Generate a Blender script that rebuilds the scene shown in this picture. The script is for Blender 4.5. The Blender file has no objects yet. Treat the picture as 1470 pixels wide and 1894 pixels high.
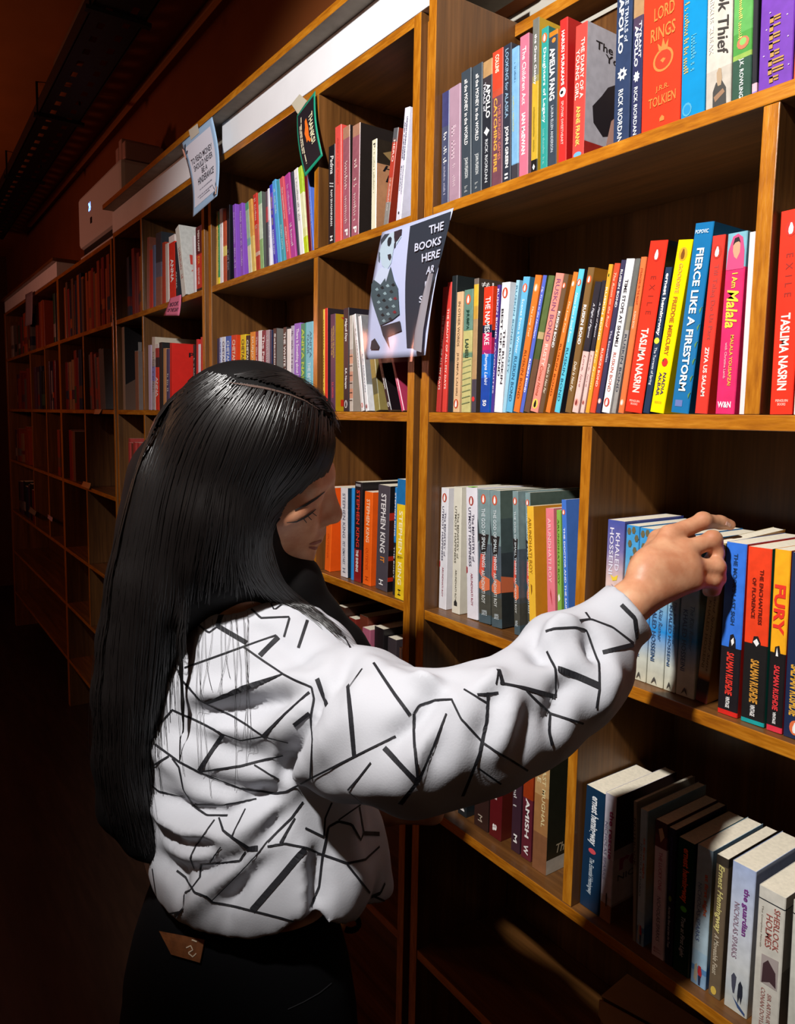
import bpy, bmesh, math, random
import numpy as np
from mathutils import Vector, Matrix
from mathutils.bvhtree import BVHTree

SC = bpy.context.scene
COL = SC.collection
RND = random.Random(7)

# ------------------------------------------------------------------ camera
CAM = np.array([-0.005, -0.78, 1.53])
FW = np.array([-0.811938, 0.574561, -0.103130]); RT = np.array([0.576079, 0.817208, 0.017407]); UP = np.array([-0.094280, 0.045277, 0.994516])
FPX = 1373.184; W, H, PPY = 1470, 1894, -33
cd = bpy.data.cameras.new('camera'); cam = bpy.data.objects.new('camera', cd); COL.objects.link(cam)
cam.matrix_world = Matrix(((RT[0], UP[0], -FW[0], CAM[0]), (RT[1], UP[1], -FW[1], CAM[1]), (RT[2], UP[2], -FW[2], CAM[2]), (0, 0, 0, 1)))
cd.sensor_width = 36; cd.lens = FPX*36/H; cd.shift_y = PPY/H; cd.clip_start = .02
SC.camera = cam
# ------------------------------------------------------------------ world, lights, exposure
wd = bpy.data.worlds.new('world'); SC.world = wd; wd.use_nodes = True
wd.node_tree.nodes['Background'].inputs[0].default_value = (1, .62, .4, 1)
wd.node_tree.nodes['Background'].inputs[1].default_value = .004
SC.view_settings.view_transform = 'Standard'; SC.view_settings.look = 'None'
SC.view_settings.exposure = 0.0; SC.view_settings.gamma = 1; SC.view_settings.use_curve_mapping = False
def lamp(name, kind, loc, energy, col, aim=None, **kw):
    l = bpy.data.lights.new(name, kind); o = bpy.data.objects.new(name, l); COL.objects.link(o)
    l.energy = energy; l.color = col; o.location = loc
    for k, v in kw.items(): setattr(l, k, v)
    if aim is not None:
        o.rotation_euler = (Vector(aim)-Vector(loc)).to_track_quat('-Z', 'Y').to_euler()
    return o
lamp('ceiling_spotlight', 'SPOT', (-.36, -1.16, 2.47), 162, (1, .97, .94), (-1.0, 0, 1.8), spot_size=math.radians(78), spot_blend=.32, shadow_soft_size=.036)
lamp('aisle_lamp', 'POINT', (-3.9, -1.5, 1.95), 17, (1, .38, .26), shadow_soft_size=.12)
lamp('ceiling_fill', 'POINT', (-2.2, -2.0, 1.9), 5, (1, .5, .25), shadow_soft_size=.1)  # added warm fill to lift the ceiling, no real fitting behind it
lamp('right_fill', 'POINT', (.9, -1.9, 2.4), 4.5, (1, .72, .5), shadow_soft_size=.15)  # weak unseen fill from the right, added to soften deep shade

# ------------------------------------------------------------------ pixel helpers (photo pixel -> real place)
def ray(px, py): return FW+RT*((px-W/2)/FPX)-UP*((py-H/2-PPY)/FPX)
def P(px, py, d): return CAM+d*ray(px, py)
def onp(px, py, ax, v):
    d = ray(px, py); return CAM+d*((v-CAM[ax])/d[ax])
def xat(px, y, z):
    a = (y-CAM[1])*RT[1]+(z-CAM[2])*RT[2]; b = (y-CAM[1])*FW[1]+(z-CAM[2])*FW[2]; q = (px-W/2)/FPX
    return CAM[0]+(q*b-a)/(RT[0]-q*FW[0])
def lin(c):
    if isinstance(c, str):
        c = c.lstrip('#'); c = tuple(int(c[i:i+2], 16)/255 for i in (0, 2, 4))
    return tuple(x/12.92 if x <= .04045 else ((x+.055)/1.055)**2.4 for x in c)+(1,)

# ------------------------------------------------------------------ materials
MATS = {}
def mat(c, rough=.4, spec=.5, noise=0, coat=0, nscale=60):
    key = (c, rough, spec, noise, coat, nscale)
    if key in MATS: return MATS[key]
    m = bpy.data.materials.new('paint'); m.use_nodes = True; nt = m.node_tree; b = nt.nodes['Principled BSDF']
    b.inputs['Base Color'].default_value = lin(c); b.inputs['Roughness'].default_value = rough
    b.inputs['Specular IOR Level'].default_value = spec; b.inputs['Coat Weight'].default_value = coat
    if noise:
        tc = nt.nodes.new('ShaderNodeTexCoord'); n = nt.nodes.new('ShaderNodeTexNoise'); n.inputs['Scale'].default_value = nscale; n.inputs['Detail'].default_value = 4
        mx = nt.nodes.new('ShaderNodeMix'); mx.data_type = 'RGBA'; r = nt.nodes.new('ShaderNodeMapRange')
        r.inputs[1].default_value = .3; r.inputs[2].default_value = .7
        nt.links.new(tc.outputs['Object'], n.inputs['Vector']); nt.links.new(n.outputs[0], r.inputs[0]); nt.links.new(r.outputs[0], mx.inputs[0])
        l = lin(c); mx.inputs[6].default_value = tuple(x*(1-noise) for x in l[:3])+(1,); mx.inputs[7].default_value = tuple(min(1, x*(1+noise)) for x in l[:3])+(1,)
        nt.links.new(mx.outputs[2], b.inputs['Base Color'])
    MATS[key] = m; return m
def bandmat(h, bands, rough=.36, noise=.12):
    """printed cover: bands = ((fraction from the top, colour), ...) along the local height"""
    key = ('band', round(h, 3), bands)
    if key in MATS: return MATS[key]
    m = bpy.data.materials.new('printed_cover'); m.use_nodes = True; nt = m.node_tree; b = nt.nodes['Principled BSDF']; L = nt.links.new
    tc = nt.nodes.new('ShaderNodeTexCoord'); sx = nt.nodes.new('ShaderNodeSeparateXYZ'); mr = nt.nodes.new('ShaderNodeMapRange')
    mr.inputs[1].default_value = h; mr.inputs[2].default_value = 0
    n = nt.nodes.new('ShaderNodeTexNoise'); n.inputs['Scale'].default_value = 90; n.inputs['Detail'].default_value = 5
    cr = nt.nodes.new('ShaderNodeValToRGB'); cr.color_ramp.interpolation = 'CONSTANT' if bands[0][0] == 0 else 'LINEAR'
    els = cr.color_ramp.elements
    while len(els) < len(bands): els.new(.5)
    for e, (p, c) in zip(els, bands): e.position = abs(p); e.color = lin(c)
    L(tc.outputs['Object'], sx.inputs[0]); L(sx.outputs[2], mr.inputs[0]); L(mr.outputs[0], cr.inputs[0]); L(tc.outputs['Object'], n.inputs['Vector'])
    mx = nt.nodes.new('ShaderNodeMix'); mx.data_type = 'RGBA'; mx.blend_type = 'MULTIPLY'; mx.inputs[0].default_value = noise*3
    g = nt.nodes.new('ShaderNodeMapRange'); g.inputs[1].default_value = .35; g.inputs[2].default_value = .65; g.inputs[3].default_value = .6; g.inputs[4].default_value = 1
    L(n.outputs[0], g.inputs[0]); L(cr.outputs[0], mx.inputs[6]); L(g.outputs[0], mx.inputs[7]); L(mx.outputs[2], b.inputs['Base Color'])
    b.inputs['Roughness'].default_value = rough; MATS[key] = m; return m
def wood(name, dark, mid, light, grain, rough=.42, coat=.15, scale=1.0, bump=.12):
    m = bpy.data.materials.new(name); m.use_nodes = True; nt = m.node_tree; b = nt.nodes['Principled BSDF']; L = nt.links.new
    tc = nt.nodes.new('ShaderNodeTexCoord'); mp = nt.nodes.new('ShaderNodeMapping'); mp.inputs['Scale'].default_value = tuple(g*scale for g in grain)
    oi = nt.nodes.new('ShaderNodeObjectInfo'); ad = nt.nodes.new('ShaderNodeVectorMath'); ad.operation = 'ADD'
    L(tc.outputs['Object'], ad.inputs[0]); L(oi.outputs['Random'], ad.inputs[1]); L(ad.outputs[0], mp.inputs['Vector'])
    n1 = nt.nodes.new('ShaderNodeTexNoise'); n1.inputs['Scale'].default_value = 1; n1.inputs['Detail'].default_value = 8; n1.inputs['Roughness'].default_value = .62; n1.inputs['Distortion'].default_value = .35
    n2 = nt.nodes.new('ShaderNodeTexNoise'); n2.inputs['Scale'].default_value = 4.5; n2.inputs['Detail'].default_value = 4
    L(mp.outputs[0], n1.inputs['Vector']); L(mp.outputs[0], n2.inputs['Vector'])
    cr = nt.nodes.new('ShaderNodeValToRGB'); e = cr.color_ramp.elements
    e[0].position = .3; e[0].color = lin(dark); e[1].position = .7; e[1].color = lin(light); k = e.new(.5); k.color = lin(mid)
    mx = nt.nodes.new('ShaderNodeMix'); mx.data_type = 'FLOAT'; mx.inputs[0].default_value = .35
    L(n1.outputs[0], mx.inputs[2]); L(n2.outputs[0], mx.inputs[3]); L(mx.outputs[0], cr.inputs[0]); L(cr.outputs[0], b.inputs['Base Color'])
    bp = nt.nodes.new('ShaderNodeBump'); bp.inputs['Strength'].default_value = bump; bp.inputs['Distance'].default_value = .002
    L(n2.outputs[0], bp.inputs['Height']); L(bp.outputs[0], b.inputs['Normal'])
    b.inputs['Roughness'].default_value = rough; b.inputs['Coat Weight'].default_value = coat; b.inputs['Coat Roughness'].default_value = .2
    return m
V3 = ('#42260f', '#643f1b', '#805328')
WV = wood('teak_veneer_upright', *V3, (34, 34, 1.6))
WH = wood('teak_veneer_lengthwise', *V3, (1.6, 34, 34))
WD = wood('teak_veneer_depthwise', *V3, (34, 1.6, 34))
ED = ('#84470a', '#ae6a14', '#cc8a28')
EH = wood('varnished_lipping_lengthwise', *ED, (9, 60, 60), .3, .5, bump=.3)
EV = wood('varnished_lipping_upright', *ED, (60, 60, 9), .3, .5, bump=.3)
PAPER = mat('#e6dcc6', .8, .2, .08, nscale=220)

# ------------------------------------------------------------------ object helpers
def mesh_obj(name, verts, faces, mats, parent=None, midx=None, smooth=False):
    me = bpy.data.meshes.new(name); me.from_pydata([tuple(map(float, v)) for v in verts], [], faces)
    if not isinstance(mats, (list, tuple)): mats = [mats]
    for q in mats: me.materials.append(q)
    if midx is not None: me.polygons.foreach_set('material_index', midx)
    if smooth: me.polygons.foreach_set('use_smooth', [True]*len(me.polygons))
    me.update(); o = bpy.data.objects.new(name, me); COL.objects.link(o)
    if parent: o.parent = parent
    return o
def empty(name, loc=(0, 0, 0), rot=(0, 0, 0)):
    o = bpy.data.objects.new(name, None); COL.objects.link(o); o.location = loc; o.rotation_euler = rot; o.empty_display_size = .05; return o
def tag(o, label=None, cat=None, group=None, kind=None):
    for k, v in (('label', label), ('category', cat), ('group', group), ('kind', kind)):
        if v: o[k] = v
    return o
def boxg(x0, x1, y0, y1, z0, z1, b=0.0):
    """box geometry with bevelled edges"""
    bm = bmesh.new(); r = bmesh.ops.create_cube(bm, size=1)
    for v in bm.verts: v.co = ((x0+x1)/2+v.co.x*(x1-x0), (y0+y1)/2+v.co.y*(y1-y0), (z0+z1)/2+v.co.z*(z1-z0))
    if b: bmesh.ops.bevel(bm, geom=bm.edges[:], offset=b, segments=2, affect='EDGES', profile=.5)
    bm.normal_update(); return bm
def bm_obj(name, bm, mats, parent=None, pick=None, loc=None, smooth=False):
    me = bpy.data.meshes.new(name)
    if not isinstance(mats, (list, tuple)): mats = [mats]
    if pick:
        for f in bm.faces: f.material_index = pick(f)
    if smooth:
        for f in bm.faces: f.smooth = True
    bm.to_mesh(me); bm.free()
    for q in mats: me.materials.append(q)
    o = bpy.data.objects.new(name, me); COL.objects.link(o)
    if parent: o.parent = parent
    if loc: o.location = loc
    return o
FRONT = lambda f: 1 if f.normal.y < -.6 else 0
def board(name, x0, x1, y0, y1, z0, z1, kind, parent, b=.0012):
    """kind: H shelf, V upright side panel, B back panel"""
    cx, cy, cz = (x0+x1)/2, (y0+y1)/2, (z0+z1)/2
    m = {'H': [WH, EH], 'V': [WV, EV], 'B': [WV, WV], 'D': [WD, EV]}[kind]
    return bm_obj(name, boxg(x0-cx, x1-cx, y0-cy, y1-cy, z0-cz, z1-cz, b), m, parent, FRONT, (cx, cy, cz))

TXT = {}
def textgeo(s, bold=0, shear=0):
    k = (s, bold, shear)
    if k in TXT: return TXT[k]
    cu = bpy.data.curves.new('t', 'FONT'); cu.body = s; cu.resolution_u = 2; cu.offset = bold; cu.shear = shear; cu.align_x = 'CENTER'; cu.space_line = .95
    o = bpy.data.objects.new('t', cu); COL.objects.link(o)
    me = bpy.data.meshes.new_from_object(o.evaluated_get(bpy.context.evaluated_depsgraph_get()))
    v = np.array([x.co[:] for x in me.vertices]); f = [tuple(p.vertices) for p in me.polygons]
    bpy.data.objects.remove(o); bpy.data.curves.remove(cu); bpy.data.meshes.remove(me)
    v = v[:, :2]; v = (v-v.min(0))/np.maximum(v.max(0)-v.min(0), 1e-6)
    TXT[k] = (v, f); return TXT[k]
def text_on(name, s, fn, color, parent, bold=.012, shear=0, rough=.4):
    """fn maps (u right, v up) in 0..1 to a 3D point"""
    v, f = textgeo(s, bold, shear)
    return mesh_obj(name, [fn(a, b) for a, b in v], f, mat(color, rough), parent)

# ------------------------------------------------------------------ room shell
ZA, ZB, ZC, ZD, ZE, ZF, ZT = 1.8787, 1.5394, 1.1938, .8413, .5511, .256, 2.203
TH = .0172; YB = .226
WALLM = mat('#b9b4a8', .85, .2, .05, nscale=8)
DARKW = mat('#4a2b17', .8, .2, .12, nscale=5)
CEIL = mat('#9a5a22', .85, .2, .1, nscale=4)
FLR = wood('dark_floor_boards', '#1c120c', '#2a1b12', '#38251a', (1.5, 12, 12), .5, .1)
def struct(name, x0, x1, y0, y1, z0, z1, m):
    return tag(bm_obj(name, boxg(x0, x1, y0, y1, z0, z1), m), kind='structure')
struct('floor', -7.2, 1.7, -2.6, .36, -.06, 0, FLR)
struct('ceiling', -7.2, 1.7, -2.6, .36, 2.82, 2.9, CEIL)
struct('wall_back', -7.2, 1.7, .26, .36, 0, 2.82, WALLM)
struct('trim_2', -7.2, -1.03, .215, .26, 2.3, 2.82, mat('#7c421a', .85, .2, .1, nscale=4))
struct('wall_left', -7.3, -7.2, -2.6, .36, 0, 2.82, DARKW)
struct('wall_right', 1.7, 1.8, -2.6, .36, 0, 2.82, DARKW)
struct('wall_front', -7.2, 1.7, -2.7, -2.6, 0, 2.82, DARKW)
dr = struct('door_1', -7.2, -7.16, -1.25, -.35, 0, 2.1, mat('#120c09', .6))
for n, a in (('door_frame', (-7.2, -7.14, -1.31, -1.25, 0, 2.16)), ('door_frame', (-7.2, -7.14, -.35, -.29, 0, 2.16)), ('door_frame', (-7.2, -7.14, -1.25, -.35, 2.1, 2.16))):
    bm_obj(n, boxg(*a, .004), mat('#5a3418', .6), dr)
bm_obj('door_handle', boxg(-7.16, -7.12, -.46, -.42, 1.0, 1.05, .006), mat('#8a8580', .3), dr)
# the thin cable trunking fixed along the ceiling
a, b = onp(397, 0, 2, 2.81), onp(54, 416, 2, 2.81)
dv = (b-a)/np.linalg.norm(b-a); a = a-dv*2.2; mid = (a+b)/2; L = np.linalg.norm(b-a)
tr = tag(bm_obj('trim_1', boxg(-L/2, L/2, -.011, .011, -.012, .012, .003), mat('#e09a50', .6)), kind='structure')
tr.location = (mid[0], mid[1], 2.808); tr.rotation_euler = (0, 0, math.atan2(dv[1], dv[0]))

# ------------------------------------------------------------------ bookcases
def shelfboard(par, x0, x1, z, y0=0.0, y1=YB): return board('shelf', x0, x1, y0, y1, z-TH, z, 'H', par)
UPR = []
def upright(par, x0, x1, z0, z1, name='divider', y0=.0, y1=YB): UPR.append((x0, x1, z0, z1)); return board(name, x0, x1, y0, y1, z0, z1, 'V', par)
def case(name, label, x0, x1): return tag(empty(name, (0, 0, 0)), label, 'bookcase')
X_R, X_L, X_P, X_Q = -1.0195, -1.0819, -2.0069, xat(217.7, 0, 1.6)
# right bookcase
bR = case('bookcase', 'tall teak bookcase on the right whose books the woman is browsing', 0, 0)
upright(bR, X_R-.021, X_R, 0, 2.222, 'side_panel', -.001)
upright(bR, .379, .4, 0, 2.222, 'side_panel', -.001)
board('back_panel', X_R, .379, YB, YB+.009, .06, 2.19, 'B', bR)
for z in (ZA, ZB, ZC, ZD, ZE, ZF): shelfboard(bR, X_R, .379, z)
board('top_rail', X_R, .379, .172, YB, 2.196, 2.217, 'H', bR)
board('plinth', X_R, .379, .02, .04, 0, .09, 'H', bR)
upright(bR, -.6815, -.6645, ZC, ZB-TH, y0=.001); upright(bR, -.6815, -.6645, ZD, ZC-TH, y0=.001)
upright(bR, -.4555, -.4375, ZB, ZA-TH, y0=.001)
upright(bR, -.09, -.072, ZC, ZB-TH, y0=.001); upright(bR, -.09, -.072, ZD, ZC-TH, y0=.001); upright(bR, -.03, -.012, ZA, 2.196, y0=.001)
# left bookcase
bL = case('bookcase', 'teak bookcase behind the woman, under the bright white fascia strip', 0, 0)
upright(bL, X_L, X_L+.0205, 0, ZT, 'side_panel', -.001); upright(bL, X_P-.0205, X_P, 0, ZT, 'side_panel', -.001)
board('back_panel', X_P, X_L, YB, YB+.009, .06, ZT-.01, 'B', bL)
for z in (ZA, ZB, ZC, ZD, ZE, ZF): shelfboard(bL, X_P, X_L, z)
board('top_panel', X_P, X_L, 0, YB, ZT-TH, ZT, 'H', bL)
board('plinth', X_P, X_L, .02, .04, 0, .09, 'H', bL)
for z0, z1 in ((ZA, ZT-TH), (ZB, ZA-TH), (ZC, ZB-TH), (ZD, ZC-TH)): upright(bL, -1.4285, -1.4102, z0, z1, y0=-.0005)
board('filler_strip', X_L+.0212, X_R-.0215, .012, .03, 0, 2.19, 'V', bL)
# third bookcase
xr = xat(380, 0, 1.6)
bM = case('bookcase', 'dim teak bookcase third from the right, right of the air conditioner', 0, 0)
upright(bM, xr-.0205, xr, 0, ZT, 'side_panel'); upright(bM, X_Q-.0205, X_Q, 0, ZT, 'side_panel')
board('back_panel', X_Q, xr-.0205, YB, YB+.009, .06, ZT-.01, 'B', bM)
for z in (ZA, ZB, ZC, ZD, ZE, ZF): shelfboard(bM, X_Q, xr-.0205, z)
board('top_panel', X_Q, xr-.0205, 0, YB, ZT-TH, ZT, 'H', bM)
for z0, z1 in ((ZA, ZT-TH), (ZB, ZA-TH), (ZC, ZB-TH), (ZD, ZC-TH), (ZE, ZD-TH)): upright(bM, -2.655, -2.64, z0, z1)
board('filler_strip', xr+.0005, X_P-.021, .012, .03, 0, 2.19, 'V', bM)
# bookcase under the air conditioner
xq, x4 = X_Q-.045, xat(112, 0, 1.6)
bA = case('bookcase', 'dark teak bookcase directly below the wall mounted air conditioner', 0, 0)
upright(bA, xq-.02, xq, 0, 2.19, 'side_panel'); upright(bA, x4, x4+.02, 0, 2.19, 'side_panel')
board('back_panel', x4+.02, xq-.02, YB, YB+.009, .06, 2.18, 'B', bA)
for z in (ZA, ZB, ZC, ZD, ZE, ZF): shelfboard(bA, x4+.02, xq-.02, z)
board('top_panel', x4+.02, xq-.02, 0, YB, 2.173, 2.19, 'H', bA)
for z0, z1 in ((ZB, ZA-TH), (ZC, ZB-TH), (ZD, ZC-TH), (ZE, ZD-TH)): upright(bA, xat(155, 0, 1.6), xat(155, 0, 1.6)+.02, z0, z1)
# farthest bookcase
x5 = xat(13, 0, 1.6)
bF = case('bookcase', 'farthest dark bookcase at the end of the aisle, beyond the air conditioner', 0, 0)
upright(bF, x4-.021, x4-.001, 0, 2.19, 'side_panel'); upright(bF, x5, x5+.06, 0, 2.19, 'side_panel')
board('back_panel', x5+.06, x4-.021, YB, YB+.009, .06, 2.18, 'B', bF)
for z in (ZA, ZB, ZC, ZD, ZE, ZF): shelfboard(bF, x5+.06, x4-.021, z)
board('top_panel', x5+.06, x4-.021, 0, YB, 2.173, 2.19, 'H', bF)
for q in (57, 84):
    for z0, z1 in ((ZB, ZA-TH), (ZC, ZB-TH), (ZD, ZC-TH)): upright(bF, xat(q, 0, 1.6), xat(q, 0, 1.6)+.025, z0, z1)
# fascia boards and the cornice
WHITE = mat('#e8e8ec', .55, .3, .03, nscale=12)
def fascia(x0, x1, z0, z1, label, y0=-.001, y1=.018, m=WHITE):
    return tag(bm_obj('fascia_board', boxg(x0, x1, y0, y1, z0, z1, .001), m), label, 'fascia')
fascia(xat(411.5, 0, 2.24), X_R-.022, ZT+.0005, 2.2795, 'bright white fascia strip above the teak bookcase behind the woman')
fascia(X_Q-.02, xat(372, 0, 2.24), ZT+.0005, 2.2795, 'dim white fascia strip ending behind the pale blue poster')
tag(bm_obj('fascia_board', boxg(xat(372, 0, 2.24)+.001, xat(411.5, 0, 2.24)-.001, .03, .05, ZT+.0005, 2.2795, .001), mat('#7d766c', .8)), 'short grey recessed fascia piece right of the pale blue poster', 'fascia')
ff = fascia(x5+.06, x4-.001, 2.191, 2.262, 'white fascia on top of the farthest bookcase, left of the air conditioner')
bm_obj('return_board', boxg(x4-.019, x4-.001, .018, .2, 2.191, 2.262, .001), WHITE, ff)
bm_obj('capping', boxg(x5+.05, x4+.005, -.02, .21, 2.2625, 2.279, .001), [WH, WH], ff)
co = tag(empty('cornice_board'), 'long brown cornice board running above the white fascia strips', 'cornice')
bm_obj('plank', boxg(-2.985, X_R-.024, -.038, .2, 2.28, 2.287, .0005), [mat('#8d8478', .8, .2, .15, nscale=30), WH], co, FRONT)
board('lipping', -2.985, X_R-.024, -.0405, -.0382, 2.2795, 2.2965, 'H', co, .0005)
board('lipping', -2.985, X_R-.024, -.038, .2, 2.2872, 2.296, 'H', co, .0005)

# ------------------------------------------------------------------ air conditioner, tray, pipe
ac = tag(empty('air_conditioner'), 'white split air conditioner mounted high over the dark bookcase', 'air conditioner')
ACM = mat('#d8d2d0', .45)
x0, x1 = -3.70, -2.998
bm = boxg(x0, x1, .03, .25, 2.262, 2.488, .018); bm_obj('housing', bm, ACM, ac, smooth=False)
bm_obj('louver_opening', boxg(x0+.03, x1-.03, .045, .21, 2.226, 2.2625, .003), mat('#0a0808', .5), ac)
fl = bm_obj('flap', boxg(x0+.03, x1-.03, .03, .12, 2.214, 2.2225, .002), ACM, ac)
for k in range(5): bm_obj('vane', boxg(x0+.12+k*.11, x0+.13+k*.11, .05, .1, 2.2225, 2.258, .001), mat('#b8b0ac', .5), ac)
bm_obj('sensor_window', boxg(-3.47, -3.445, .0275, .031, 2.335, 2.36, .001), mat('#1a1414', .3), ac)
em = bpy.data.materials.new('blue_display_digits'); em.use_nodes = True; eb = em.node_tree.nodes['Principled BSDF']
eb.inputs['Emission Color'].default_value = (.15, .3, 1, 1); eb.inputs['Emission Strength'].default_value = 5; eb.inputs['Base Color'].default_value = (0, 0, 0, 1)
v, f = textgeo('24', .03)
mesh_obj('display', [(-3.50+.035*p, .0292, 2.392+.035*q) for p, q in v], f, em, ac)
pb = tag(empty('pipe_cover'), 'boxy pale pipe cover sitting on the right end of the air conditioner', 'pipe cover')
for k in range(3): bm_obj('segment', boxg(-3.135+k*.046, -3.093+k*.046, .05, .2, 2.4885, 2.555+.02*(k == 1), .006), mat('#b08a80', .6), pb)
ty = tag(empty('cable_tray'), 'black perforated metal cable tray hanging under the ceiling', 'cable tray')
q0, q1, q2, q3 = [onp(*q, 2, 2.7) for q in ((175, 0), (0, 365), (296, 0), (33, 392))]
ca, cb = (q0+q2)/2, (q1+q3)/2; tv = (cb-ca)/np.linalg.norm(cb-ca); wv = np.array([-tv[1], tv[0], 0]); hw = .075
TRM = mat('#0c0a09', .5, .4)
ca = ca-tv*2.6; cb = cb+tv*1.0; n = 62; Lt = np.linalg.norm(cb-ca)
verts, faces = [], []
# bottom plate with two staggered rows of open slots
rows = [(-hw, -.045), (-.045, -.025), (-.025, .02), (.02, .04), (.04, hw)]
for i in range(n):
    s0, s1 = Lt*i/n, Lt*(i+1)/n; w = (s1-s0)
    for ri, (w0, w1) in enumerate(rows):
        segs = [(s0, s1)] if ri in (0, 2, 4) else ([(s0, s0+.3*w), (s0+.7*w, s1)] if ri == 1 else [(s0+.2*w, s0+.8*w)])
        for a0, a1 in segs:
            k = len(verts)
            for s, ww in ((a0, w0), (a1, w0), (a1, w1), (a0, w1)): verts.append(ca+tv*s+wv*ww)
            faces.append((k, k+1, k+2, k+3))
mesh_obj('tray_plate', verts, faces, TRM, ty)
for sg in (-1, 1):
    c0, c1 = ca+wv*hw*sg, cb+wv*hw*sg; u = np.array([0, 0, .05])
    e = wv*.003
    mesh_obj('tray_side', [c0-e, c1-e, c1-e+u, c0-e+u, c0+e, c1+e, c1+e+u, c0+e+u], [(0, 1, 2, 3), (7, 6, 5, 4), (0, 4, 5, 1), (3, 2, 6, 7)], TRM, ty)
for k in range(5):
    s = ca+tv*(.8+k*.95)
    for sg in (-1, 1):
        hgr = s+wv*hw*sg*1.05
        bm_obj('hanger_rod', boxg(hgr[0]-.004, hgr[0]+.004, hgr[1]-.004, hgr[1]+.004, 2.7, 2.82), TRM, ty)
    c = s-wv*hw*1.25; d = s+wv*hw*1.25; u = np.array([0, 0, .012]); t = tv*.012
    mesh_obj('bracket', [c-t-u, c+t-u, d+t-u, d-t-u, c-t, c+t, d+t, d-t], [(0, 1, 2, 3), (7, 6, 5, 4), (0, 4, 5, 1), (1, 5, 6, 2), (2, 6, 7, 3), (3, 7, 4, 0)], TRM, ty)
pp = tag(empty('light_batten'), 'pale slim batten fixed beside the black cable tray', 'batten')
b0, b1 = onp(186, 0, 2, 2.76), onp(112, 145, 2, 2.76)
bv = (b1-b0)/np.linalg.norm(b1-b0); b0 = b0-bv*.5; m_ = (b0+b1)/2; Lb = np.linalg.norm(b1-b0)
for nme, dy, dz, hh, cc in (('batten_body', 0, 0, .022, '#b08a5c'), ('batten_base', 0, .034, .012, '#6a5038')):
    o = bm_obj(nme, boxg(-Lb/2, Lb/2, -.024, .024, -hh, hh, .006), mat(cc, .5), pp); o.location = (m_[0], m_[1]+dy, 2.77+dz); o.rotation_euler = (0, 0, math.atan2(bv[1], bv[0]))

# ------------------------------------------------------------------ books
ALL = []
def ell(cx, cz, rx, rz, y, n=14): return [(cx+rx*math.cos(2*math.pi*i/n), y, cz+rz*math.sin(2*math.pi*i/n)) for i in range(n)]
def flat(name, polys, parent):
    """flat print: polys = [(points, colour)] in the parent's frame"""
    v, f, mi, ms = [], [], [], []
    for pts, c in polys:
        k = len(v); v += list(pts); f.append(tuple(range(k, k+len(pts))))
        if c not in ms: ms.append(c)
        mi.append(ms.index(c))
    return mesh_obj(name, v, f, [mat(c, .42) for c in ms], parent, mi)
def scribble(par, bx, col, hz=None):
    """lettering too blurred to read in the photo: word-like strokes down the spine"""
    (x0, y, z0), (x1, _, dz) = bx; q = random.Random(int(abs(z0*1e5)) % 997); w = x1-x0; n = min(30, max(6, int(abs(dz)/max(w*.5, .0012)))); V, F = [], []
    for i in range(n):
        if q.random() < .14: continue
        a, b = z0+dz*(i+.12)/n, z0+dz*(i+.8)/n; m = (a+b)/2; u0, u1 = x0+w*q.choice((0, 0, .1)), x1-w*q.choice((0, .3, .3))
        for r_ in ((u0, u1, a, a+(b-a)*.3), (u0, u0+w*.25, a, b), (u0+w*.3, u1, m, m+(b-a)*.32))[:q.choice((2, 3, 3))]:
            k = len(V); V += [(r_[0], y, r_[2]), (r_[1], y, r_[2]), (r_[1], y, r_[3]), (r_[0], y, r_[3])]; F.append((k, k+3, k+2, k+1))
    if F: mesh_obj('small_print', V, F, mat(col, .42), par)['kind'] = 'stuff'
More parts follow.
